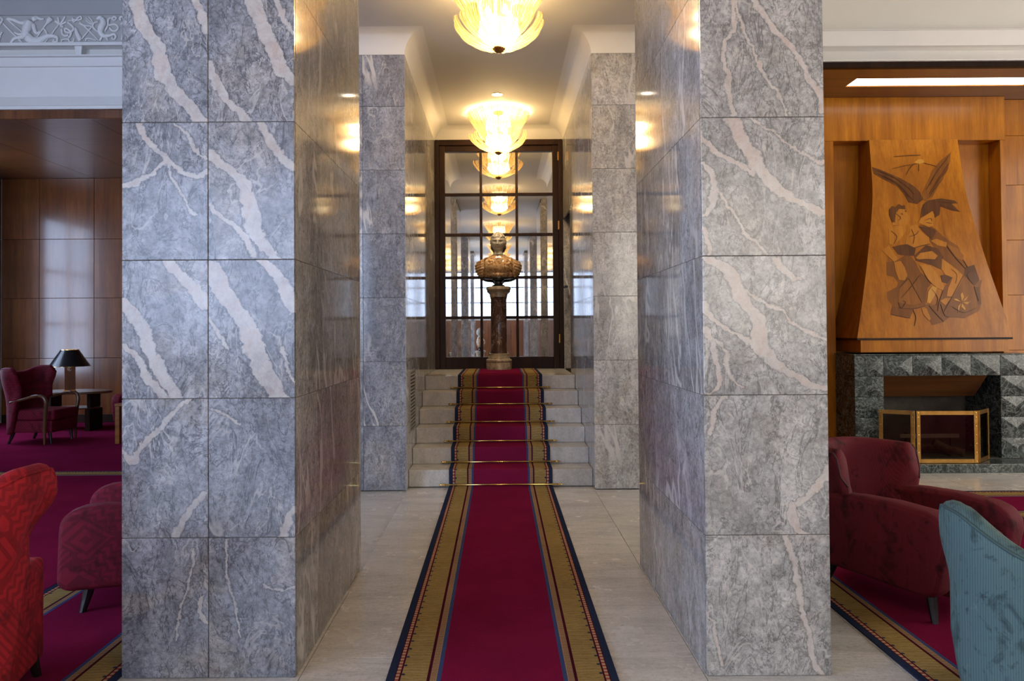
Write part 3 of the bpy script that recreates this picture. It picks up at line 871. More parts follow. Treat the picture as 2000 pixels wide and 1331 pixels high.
# --- left lounge: panelled alcove, soffit, entablature
AZ, AY = 4.08, 8.85
al = thing('wall_panelled_left', 'brown walnut panelled wall of the left alcove', 'wall', (0, YF, 0), kind='structure')
xs = [-8.30, -7.67, -6.757, -5.845, -4.93, -4.0, -3.2]
zs2 = [0.0, 1.075, 2.075, 3.06, AZ]
for i in range(len(xs) - 1):
    for k in range(4):
        bbox('panel', xs[i] + 0.002, xs[i + 1] - 0.002, -0.02, 0.0, zs2[k] + 0.002, zs2[k + 1] - 0.002, M_WOOD_DK, al, 0.003, 1)
bbox('backing', -8.3, -3.2, 0.001, 0.03, 0, AZ, M_DARK, al)
bbox('baseboard_left', -8.28, -3.2, YF - 0.045, YF - 0.021, 0.01, 0.14, M_DOOR, None, 0.004, 1)
tag(bpy.data.objects['baseboard_left'], 'dark wooden skirting of the left alcove', 'baseboard', kind='structure')
sw = thing('wall_panelled_left_side', 'shadowed walnut side wall of the left alcove', 'wall', (-8.32, AY, 0), kind='structure')
for i in range(4):
    for k in range(4):
        bbox('panel', -0.02, 0.0, 0.86 * i + 0.002, 0.86 * (i + 1) - 0.002, zs2[k] + 0.002, zs2[k + 1] - 0.002, M_WOOD_DK, sw, 0.003, 1)
rs = thing('wall_panelled_right_side', 'walnut side wall closing the left alcove', 'wall', (-3.18, 6.95, 0), kind='structure')
for i in range(6):
    bbox('panel', 0.0, 0.03, 0.89 * i + 0.002, 0.89 * (i + 1) - 0.002, 0.0, AZ, M_WOOD_DK, rs, 0.003, 1)
so = thing('ceiling_alcove_left', 'dark walnut soffit of the left alcove', 'ceiling', (0, AY, AZ), kind='structure')
for i in range(6):
    bbox('board', xs[i] - (0.7 if i == 0 else 0) + 0.0015, xs[i + 1] - 0.0015, 0.05, YF - AY, 0.0, 0.05, M_WOOD_DKX, so, 0.002, 1)
bbox('fascia', -9.0, -3.2, 0.0, 0.05, -0.002, 0.104, M_WOOD_DK, so, 0.004, 1)
en = thing('trim_2', 'white stepped plaster entablature above the left alcove', 'entablature', (0, AY, AZ), kind='structure')
def band(name, z0, z1, y, mat=M_PLASTER, x0=-9.0, x1=-3.0, root=en, back=0.35, bev=0.004):
    return bbox(name, x0, x1, y, back, z0 - AZ, z1 - AZ, mat, root, bev, 2)
band('lip', 4.185, 4.205, -0.03)
band('fillet', 4.206, 4.232, -0.015)
me = prism([(-0.02, 4.233 - AZ), (0.05, 4.36 - AZ), (0.05, 4.72 - AZ), (0.34, 4.72 - AZ), (0.34, 4.233 - AZ)], 'X', -9.0, -3.0, M_PLASTER)
link('coved_band', me, en)
band('upper_band', 4.721, 4.83, 0.02)
band('ledge', 4.831, 4.85, -0.02)
band('recess', 4.851, 4.955, 0.10, M_CREAM)
band('shelf', 4.956, 4.995, -0.03)
for x in (-6.75, -5.06, -3.4):
    me = prism([(x - 0.05, 0.956 - 0.08), (x + 0.04, 0.956 - 0.08), (x + 0.03, 0.851 - 0.08), (x - 0.035, 0.851 - 0.08)], 'Y', 0.0, 0.11, M_PLASTER)
    link('bracket', me, en)
band('frieze_field', 4.996, 5.36, 0.06, M_FIELD)
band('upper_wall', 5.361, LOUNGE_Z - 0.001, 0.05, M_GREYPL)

# --- right lounge: fireplace alcove
BZ, BY, WY = 4.095, 7.34, 8.30
so = thing('ceiling_alcove_right', 'walnut soffit with a light panel above the fireplace', 'ceiling', (0, BY, BZ), kind='structure')
LX0, LX1, LY0, LY1 = 3.745, 5.69, 0.325, 0.60
bbox('board', 2.95, 9.0, 0.06, LY0, 0.0, 0.05, M_WOOD_DKX, so, 0.002, 1)
bbox('board', 2.95, 9.0, LY1, 1.3, 0.0, 0.05, M_WOOD_DKX, so, 0.002, 1)
bbox('board', 2.95, LX0, LY0, LY1, 0.0, 0.05, M_WOOD_DKX, so, 0.002, 1)
bbox('board', LX1, 9.0, LY0, LY1, 0.0, 0.05, M_WOOD_DKX, so, 0.002, 1)
bbox('fascia', 2.95, 9.0, 0.0, 0.06, -0.002, 0.055, M_DOOR, so, 0.004, 1)
lp = thing('ceiling_light_panel', 'long white lit panel set in the walnut soffit', 'light panel', ((LX0 + LX1) / 2, BY + (LY0 + LY1) / 2, BZ))
hx, hy = (LX1 - LX0) / 2, (LY1 - LY0) / 2
bbox('diffuser', -hx + 0.01, hx - 0.01, -hy + 0.01, hy - 0.01, 0.012, 0.02, M_PANEL, lp)
for a, b, c, d in ((-hx, hx, -hy, -hy + 0.01), (-hx, hx, hy - 0.01, hy), (-hx, -hx + 0.01, -hy + 0.01, hy - 0.01), (hx - 0.01, hx, -hy + 0.01, hy - 0.01)):
    bbox('frame', a, b, c, d, 0.0, 0.03, M_WOOD, lp)
en2 = thing('trim_3', 'cream stepped plaster entablature above the fireplace alcove', 'entablature', (0, BY, BZ), kind='structure')
def band2(name, z0, z1, y, mat=M_PLASTER):
    return bbox(name, 2.7, 9.0, y, 0.4, z0 - BZ, z1 - BZ, mat, en2, 0.004, 2)
band2('lip', 4.152, 4.165, -0.02)
me = prism([(-0.01, 4.166 - BZ), (0.08, 4.29 - BZ), (0.39, 4.29 - BZ), (0.39, 4.166 - BZ)], 'X', 2.7, 9.0, M_PLASTER)
link('coved_band', me, en2)
band2('board', 4.291, 4.445, -0.05)
band2('shelf', 4.446, 4.455, -0.055)
band2('upper_wall', 4.456, LOUNGE_Z - 0.001, 0.06, M_CREAM)

fw = thing('wall_fireplace', 'honey walnut panelled fireplace wall', 'wall', (0, WY, 0), kind='structure')
FX0, FX1, FH = 3.783, 5.668, 3.60
bbox('header', 2.95, 5.728, 0.0, 0.2, FH, BZ, M_WOOD, fw, 0.003, 1)
bbox('stile', 2.95, FX0, 0.0, 0.2, 0, FH - 0.001, M_WOOD, fw, 0.003, 1)
bbox('stile', FX1, 5.728, 0.0, 0.2, 0, FH - 0.001, M_WOOD, fw, 0.003, 1)
bbox('recess_back', FX0, FX1, 0.2, 0.24, 0, FH, M_WOOD, fw)
zz = [0.0, 0.6, 1.22, 1.85, 2.48, 3.11, 3.68, BZ]
for i, x in enumerate((5.73, 6.6, 7.5, 8.4)):
    for k in range(7):
        bbox('panel', x + 0.002, min(x + 0.9, 9.0) - 0.002, 0.12, 0.15, zz[k] + 0.0015, zz[k + 1] - 0.0015, M_WOOD, fw, 0.002, 1)
bbox('side', 2.93, 2.95, -0.96, 0.2, 0, BZ, M_WOOD_DK, fw)

# ------------------------------------------------------------------ carpets
def runner_mesh(profile, half, mat, cx=0.0):
    """profile: (y, z) path; carpet of half width `half`, u = distance from the edge"""
    vs, uv, fs = [], [], []
    s = 0.0
    cols = [(-half, 0.0), (-half + 0.25, 0.25), (half - 0.25, 0.25), (half, 0.0)]
    for i, (y, z) in enumerate(profile):
        if i:
            s += math.hypot(y - profile[i - 1][0], z - profile[i - 1][1])
        for x, u in cols:
            vs.append((cx + x, y, z)); uv.append((u, s))
    k = 4
    for i in range(len(profile) - 1):
        for j in range(3):
            fs.append((i * k + j, i * k + j + 1, (i + 1) * k + j + 1, (i + 1) * k + j))
    # edge thickness
    n = len(vs)
    for i, (y, z) in enumerate(profile):
        a = profile[max(i - 1, 0)]; b = profile[min(i + 1, len(profile) - 1)]
        t = Vector((b[0] - a[0], b[1] - a[1])).normalized()
        nx, nz = t.y, -t.x           # pointing below the carpet
        for x in (-half, half):
            vs.append((cx + x, y + nx * 0.007, z + nz * 0.007)); uv.append((0.0, 0.0))
    for i in range(len(profile) - 1):
        fs.append((i * k, (i + 1) * k, n + (i + 1) * 2, n + i * 2))
        fs.append((i * k + 3, n + i * 2 + 1, n + (i + 1) * 2 + 1, (i + 1) * k + 3))
    return mesh_from(vs, fs, mat, False, uv)

T = 0.009
prof = [(0.6, T)] + [(0.6 + 0.4 * i, T) for i in range(1, 16)]
prof = [p for p in prof if p[0] < SY - 0.1] + [(SY - 0.05, T), (SY - 0.016, T + 0.002), (SY - T, T + 0.012)]
for i in range(6):
    y = SY + TR * i; z = RI * (i + 1)
    prof += [(y - T, z - 0.012), (y - T * 0.8, z + T * 0.3), (y - T * 0.2, z + T * 0.85), (y + 0.012, z + T)]
    if i < 5:
        yn = y + TR
        prof += [(yn - 0.03, z + T), (yn - 0.014, z + T + 0.002), (yn - T, z + T + 0.012)]
prof += [(NY1 - 0.13, RI * 6 + T)]
ro = link('stair_runner', runner_mesh(prof, 0.493, M_RUNNER))
tag(ro, 'long crimson runner with gold and navy borders climbing the stairs', 'carpet')

o = link('hall_runner', runner_mesh([(0.6, T), (3.0, T), (7.3, T)], 0.493, M_CARPET_L, -2.135))
tag(o, 'purple runner with gold borders left of the wide pillar', 'carpet')

def flat_carpet(name, pieces, mat, label):
    """pieces: list of [(x, y, u, v) ...] polygons"""
    vs, uv, fs = [], [], []
    for pc in pieces:
        b = len(vs)
        for x, y, u, v in pc:
            vs.append((x, y, T)); uv.append((u, v))
        fs.append(tuple(range(b, b + len(pc))))
    bm_me = mesh_from(vs, fs, mat, False, uv)
    o = link(name, bm_me)
    md = o.modifiers.new('thickness', 'SOLIDIFY'); md.thickness = T - 0.001; md.offset = -1
    return tag(o, label, 'carpet')

B = 0.25
cl = [[(-8.29, 0.6, 0.3, 0), (-2.632, 0.6, 0.3, 0), (-2.632, 7.66, 0.3, 0), (-8.29, 7.66, 0.3, 0)],
      [(-8.29, 7.66, 0.25, -8.2), (-2.632, 7.66, 0.25, -2.6), (-2.632, 7.93, 0.0, -2.6), (-8.29, 7.93, 0.0, -8.2)]]
cl2 = [[(-8.29, 7.935, 0.3, 0), (-3.2, 7.935, 0.3, 0), (-3.2, YF - 0.05, 0.3, 0), (-8.29, YF - 0.05, 0.3, 0)]]
flat_carpet('lounge_carpet', cl, M_CARPET_L, 'purple red lounge carpet with a gold border under the left armchairs')
flat_carpet('alcove_carpet', cl2, M_CARPET_L, 'plain purple red carpet on the floor of the left alcove')
rx0, rx1, ry0, ry1 = 1.748, 8.95, 0.6, 5.69
flat_carpet('lounge_carpet', [[(rx0, ry0, 0, 0), (rx0 + B, ry0, B, 0), (rx0 + B, ry1, B, ry1 - ry0), (rx0, ry1, 0, ry1 - ry0)],
                              [(rx0 + B, ry0, 0.3, 0), (rx1, ry0, 0.3, 0), (rx1, ry1, 0.3, 0), (rx0 + B, ry1, 0.3, 0)]], M_RUNNER,
            'red lounge carpet with a gold and navy border beside the narrow pillar')
cy0, cy1 = 5.70, 6.67
flat_carpet('cross_runner', [[(2.95, cy0, 0, 0), (rx1, cy0, 0, 6.2), (rx1, cy0 + B, B, 6.2), (2.95, cy0 + B, B, 0)],
                             [(2.95, cy0 + B, B, 0), (rx1, cy0 + B, B, 6.2), (rx1, cy1 - B, B, 6.2), (2.95, cy1 - B, B, 0)],
                             [(2.95, cy1 - B, B, 0), (rx1, cy1 - B, B, 6.2), (rx1, cy1, 0, 6.2), (2.95, cy1, 0, 0)]], M_RUNNER,
            'red runner with gold borders lying crosswise before the hearth')

# ------------------------------------------------------------------ stair rods
ORD = ['lowest', 'second lowest', 'third lowest', 'third highest', 'second highest', 'topmost']
rod_me = fix_normals(mesh_from(*tube_data([Vector((-0.545, 0, 0)), Vector((0.545, 0, 0))], [0.009, 0.009], 8), M_BRASS, True))
fin_me = lathe([(0.0, -0.03), (0.008, -0.028), (0.013, -0.02), (0.008, -0.012), (0.011, -0.004), (0.011, 0.004), (0.006, 0.01), (0.0, 0.014)], M_BRASS, 12, close=False)
eye_me = box_mesh(0.012, 0.028, 0.022, M_BRASS, 0.003, 1)
for i in range(6):
    r = thing('stair_rod', f'brass rod holding the runner at the foot of the {ORD[i]} riser', 'stair rod', (0, SY + TR * i - T - 0.0115, RI * i + T + 0.0125), 0, 'brass stair rods')
    link('rod', rod_me, r)
    for s in (-1, 1):
        link('finial', fin_me, r, (s * 0.555, 0, 0), (0, -s * PI / 2, 0))
        link('bracket', eye_me, r, (s * 0.53, 0.008, -0.001))

# ------------------------------------------------------------------ chandeliers
def petal(profile, w0, w1, bulge, mat):
    """leaf along a (r, z) profile from tip to root, centred on +X; w0 width at the tip"""
    P = spline([(r, z) for r, z in profile], 4)
    vs, uv, fs = [], [], []
    nc = 7
    m = len(P)
    L = 0.0
    for i, p in enumerate(P):
        if i:
            L += (P[i] - P[i - 1]).length
        t = i / (m - 1)
        wd = w0 + (w1 - w0) * t
        tipf = min(1.0, math.sqrt(max(0.0, 1 - (1 - min(1, (t + 0.015) / 0.16)) ** 2)))
        wd *= max(0.12, tipf)
        d = (P[min(i + 1, m - 1)] - P[max(i - 1, 0)]).normalized()
        nrm = Vector((-d.y, d.x))
        if nrm.x < 0: nrm = -nrm
        for c in range(nc):
            q = c / (nc - 1) * 2 - 1
            b = bulge * (1 - q * q) + 0.0025 * math.cos(q * 9)
            vs.append((p.x + nrm.x * b, q * wd / 2, p.y + nrm.y * b))
            uv.append((c / (nc - 1), L * 4))
    for i in range(m - 1):
        for c in range(nc - 1):
            fs.append((i * nc + c, i * nc + c + 1, (i + 1) * nc + c + 1, (i + 1) * nc + c))
    return mesh_from(vs, fs, mat, True, uv)

UP = petal([(0.385, -0.025), (0.360, -0.075), (0.305, -0.160), (0.245, -0.255), (0.205, -0.335)], 0.104, 0.062, 0.018, M_PETAL)
LO = petal([(0.352, -0.295), (0.345, -0.335), (0.300, -0.395), (0.210, -0.455), (0.115, -0.495), (0.045, -0.512)], 0.118, 0.022, 0.014, M_PETAL)
bulb_me = lathe([(0.0, -0.035), (0.02, -0.03), (0.03, -0.012), (0.03, 0.01), (0.018, 0.03), (0.012, 0.045), (0.0, 0.046)], M_BULB, 10, close=False)
fin2 = lathe([(0.0, -0.555), (0.022, -0.550), (0.040, -0.536), (0.030, -0.524), (0.052, -0.515), (0.046, -0.502), (0.0, -0.498)], M_OLDBRASS, 18, close=False)
stem = lathe([(0.012, -0.5), (0.012, -0.03), (0.06, -0.025), (0.06, -0.002)], M_BRASS, 12)
glow_me = lathe([(0.15, -0.10), (0.165, -0.20), (0.155, -0.33), (0.17, -0.40), (0.12, -0.46), (0.05, -0.485)], M_GLOW, 28, close=False)
def chandelier(x, y, label, power):
    c = thing('chandelier', label, 'chandelier', (x, y, HALL_Z), 0.1, 'glass leaf chandeliers')
    for k in range(22):
        link('upper_leaf', UP, c, (0, 0, 0), (0, random.uniform(-0.02, 0.02), 2 * PI * k / 22))
    for k in range(18):
        link('lower_leaf', LO, c, (0, 0, 0.0), (0, random.uniform(-0.05, 0.05), 2 * PI * (k + 0.5) / 18))
    link('finial', fin2, c)
    link('stem', stem, c)
    link('diffuser', glow_me, c)  # made-up glow film that brightens the core
    for k in range(4):
        a = PI / 2 * k + 0.4
        link('bulb', bulb_me, c, (0.10 * math.cos(a), 0.10 * math.sin(a), -0.24))
    for k in range(3):
        a = 2 * PI / 3 * k
        link('bulb', bulb_me, c, (0.12 * math.cos(a), 0.12 * math.sin(a), -0.40))
    l = lamp('chandelier_light', 'POINT', (x, y, HALL_Z - 0.22), power, WARM, shadow_soft_size=0.07)
    l2 = lamp('chandelier_light_low', 'POINT', (x, y, HALL_Z - 0.41), power * 0.6, WARM, shadow_soft_size=0.07)
    return c
chandelier(0.01, 5.92, 'two-tier gold glass chandelier cut by the top of the photograph', CHANDELIER_W)
chandelier(0.0, 9.38, 'two-tier gold glass chandelier hanging in front of the mirrored door', CHANDELIER_W)
for i, y in enumerate((1.2, -3.6, -7.6)):
    chandelier(0.0, y, 'two-tier glass chandelier behind the viewer, %s from the stairs' % ('third', 'fourth', 'fifth')[i], CHANDELIER_W)

dl = thing('downlight', 'small round recessed downlight in the niche ceiling', 'downlight', (-0.01, 8.67, HALL_Z))
link('ring', lathe([(0.045, -0.004), (0.062, -0.006), (0.064, 0.0), (0.045, 0.0)], M_BRASS, 24, close=False), dl)
link('lens', lathe([(0.0, -0.002), (0.046, -0.0025), (0.046, 0.0)], M_DOWN, 24, close=False), dl)
sp = lamp('downlight_spot', 'SPOT', (-0.01, 8.67, HALL_Z - 0.02), 120, (1.0, 0.86, 0.66), spot_size=1.1, spot_blend=0.5, shadow_soft_size=0.04)
sp.rotation_euler = (0.55, 0, 0)

# ------------------------------------------------------------------ pedestal and bust
PZ = RI * 6 + T
pd = thing('pedestal', 'dark red marble column pedestal standing on the runner before the door', 'pedestal', (-0.012, 9.84, PZ))
link('base', lathe([(0.0, 0.0), (0.173, 0.0), (0.173, 0.085), (0.168, 0.092), (0.173, 0.10), (0.176, 0.118), (0.168, 0.132), (0.150, 0.14), (0.140, 0.17), (0.131, 0.195), (0.133, 0.205), (0.124, 0.212), (0.0, 0.212)], M_BASE, 40, close=False), pd)
link('shaft', lathe([(0.0, 0.2125), (0.114, 0.2125), (0.114, 0.235), (0.109, 0.245), (0.108, 0.6), (0.105, 0.94), (0.112, 0.95), (0.112, 0.962), (0.0, 0.962)], M_SHAFT, 40, close=False), pd)
link('capital', lathe([(0.0, 0.9625), (0.118, 0.9625), (0.118, 1.012), (0.128, 1.016), (0.128, 1.026), (0.142, 1.04), (0.158, 1.056), (0.166, 1.062), (0.165, 1.09), (0.155, 1.10), (0.0, 1.10)], M_BASE, 40, close=False), pd)

def g(a, s): return math.exp(-(a / s) ** 2)
def sm_(a, b, x):
    t = max(0.0, min(1.0, (x - a) / (b - a)))
    return t * t * (3 - 2 * t)
def bust(loc, rz, label, head_turn=0.06):
    b = thing('bust', label, 'bust', loc, rz)
    link('socle', lathe([(0.0, 0.0), (0.088, 0.0), (0.090, 0.012), (0.080, 0.02), (0.058, 0.032), (0.050, 0.05), (0.054, 0.07), (0.075, 0.085), (0.085, 0.10), (0.0, 0.11)], M_BLKSTONE, 28, close=False), b)
    # truncated underside, dark
    rows = []
    for z, w, d in ((0.098, 0.10, 0.06), (0.106, 0.17, 0.075), (0.118, 0.205, 0.085), (0.130, 0.222, 0.092)):
        rows.append([(w * math.copysign(abs(math.cos(a)) ** 0.8, math.cos(a)), d * math.sin(a), z) for a in [2 * PI * k / 40 for k in range(40)]])
    link('underside', grid_mesh(rows, M_BLKSTONE, True, True, True), b)
    rows = []
    prof = spline([(0.125, 0.225, 0.085), (0.14, 0.250, 0.098), (0.18, 0.287, 0.116), (0.23, 0.309, 0.128), (0.285, 0.311, 0.128), (0.330, 0.284, 0.120), (0.365, 0.226, 0.108), (0.395, 0.150, 0.094), (0.418, 0.092, 0.078)], 7)
    for p in prof:
        z, w, d = p
        row = []
        for k in range(140):
            a = 2 * PI * k / 140
            x = w * math.copysign(abs(math.cos(a)) ** 0.82, math.cos(a))
            y = d * math.sin(a)
            n = Vector((x / w / w, y / d / d)).normalized()
            e = 0.0
            ax = abs(x)
            if y < 0:
                e += 0.034 * g(ax - 0.095, 0.062) * g(z - 0.255, 0.055)
                e += 0.016 * g(math.hypot(ax - 0.115, z - 0.315) - 0.026, 0.009)
                e -= 0.020 * g(x, 0.022) * g(z - 0.25, 0.09)
                e -= 0.014 * g(z - 0.185, 0.016) * g(ax, 0.15)
                e += 0.010 * g(z - 0.155, 0.02) * g(ax, 0.16)
                e += 0.014 * g(ax - 0.165, 0.014) * sm_(0.24, 0.30, z)
            e -= 0.034 * g(ax - 0.200, 0.013) * (1 - sm_(0.33, 0.385, z))
            if ax > 0.205:
                e += 0.005 * math.sin((z + ax * 0.35) * 165)
            row.append((x + n.x * e, y + n.y * e, z))
        rows.append(row)
    link('cuirass', grid_mesh(rows, M_ALAB, True, True, True), b)
    ring = [(0.094 * math.cos(a), 0.078 * math.sin(a) - 0.004, 0.408 + 0.012 * math.sin(a)) for a in [2 * PI * k / 24 for k in range(25)]]
    link('collar', tube(ring, 0.011, M_ALAB, 8, 1), b)
    # head and neck: one surface of revolution-like rows, shaped by a displacement field
    rows = []
    NR, NC = 64, 72
    for i in range(NR):
        ph = -PI / 2 + PI * (i + 0.5) / NR
        row = []
        for k in range(NC):
            th = 2 * PI * k / NC
            x, y, z = math.cos(ph) * math.sin(th), -math.cos(ph) * math.cos(th), math.sin(ph)   # face towards -Y
            front = max(0.0, -y)
            wx = 0.096 * (1 - 0.42 * max(0, -z - 0.1) ** 1.1)
            px, py, pz = x * wx, y * 0.112, z * 0.130
            if y < 0:
                py *= 0.90 - 0.04 * (z > 0.3)
            u, v = px / 0.094, z
            dy = 0.0
            if y < 0.1:
                nose = g(u, 0.20 if v < -0.2 else 0.15) * (max(0.0, min(1.0, (0.22 - v) / 0.45)) if v > -0.26 else max(0.0, 1 - (-0.26 - v) / 0.09))
                dy -= 0.038 * nose
                dy -= 0.014 * g(v - 0.21, 0.075) * g(abs(u) - 0.36, 0.40)           # brow
                dy += 0.026 * g(abs(u) - 0.40, 0.19) * g(v - 0.06, 0.10)              # eye sockets
                dy -= 0.007 * g(abs(u) - 0.42, 0.11) * g(v - 0.04, 0.05)              # eyeballs
                dy -= 0.006 * g(abs(u) - 0.50, 0.22) * g(v + 0.20, 0.16)              # cheeks
                dy -= 0.009 * g(u, 0.30) * (g(v + 0.44, 0.035) + g(v + 0.545, 0.04))  # lips
                dy += 0.008 * g(u, 0.34) * g(v + 0.492, 0.018)
                dy -= 0.012 * g(u, 0.30) * g(v + 0.76, 0.12)                          # chin
                dy += 0.005 * g(u, 0.35) * g(v + 0.62, 0.05)
            e = 0.0
            hair = 1.0 if (z > 0.46 + 0.06 * math.cos(u * 9) or (y > -0.25 and z > -0.35) or (y > 0.2)) else 0.0
            if hair and not (abs(u) > 0.85 and -0.3 < y < 0.15 and -0.35 < z < 0.12):
                e += 0.011 + 0.007 * math.sin(th * 15 + 3 * math.sin(z * 9)) * math.cos(z * 19 + th * 3)
            ear = g(y + 0.02, 0.14) * g(z + 0.06, 0.17) * (1 if abs(x) > 0.6 else 0)
            e += 0.016 * ear
            L = math.sqrt(x * x + y * y + z * z)
            row.append((px + x / L * e, py + dy + y / L * e, pz + z / L * e * 0.8))
        rows.append(row)
    cz = 0.592
    rows = [[(p[0], p[1], p[2] + cz) for p in r] for r in rows]
    hd = link('head', grid_mesh(rows, M_HEAD, True, True, True), b)
    hd.rotation_euler = (0, 0, head_turn)
    nk = [(0, 0.008, 0.408), (0, 0.012, 0.43), (0, 0.008, 0.47), (0, 0.006, 0.53)]
    link('neck', tube(nk, [0.104, 0.074, 0.060, 0.060], M_HEAD, 24, 4), b)
    return b
bust((-0.012, 9.84, PZ + 1.10), 0.0, 'portrait bust with grey head and swirled brown cuirass on the column', -0.08)
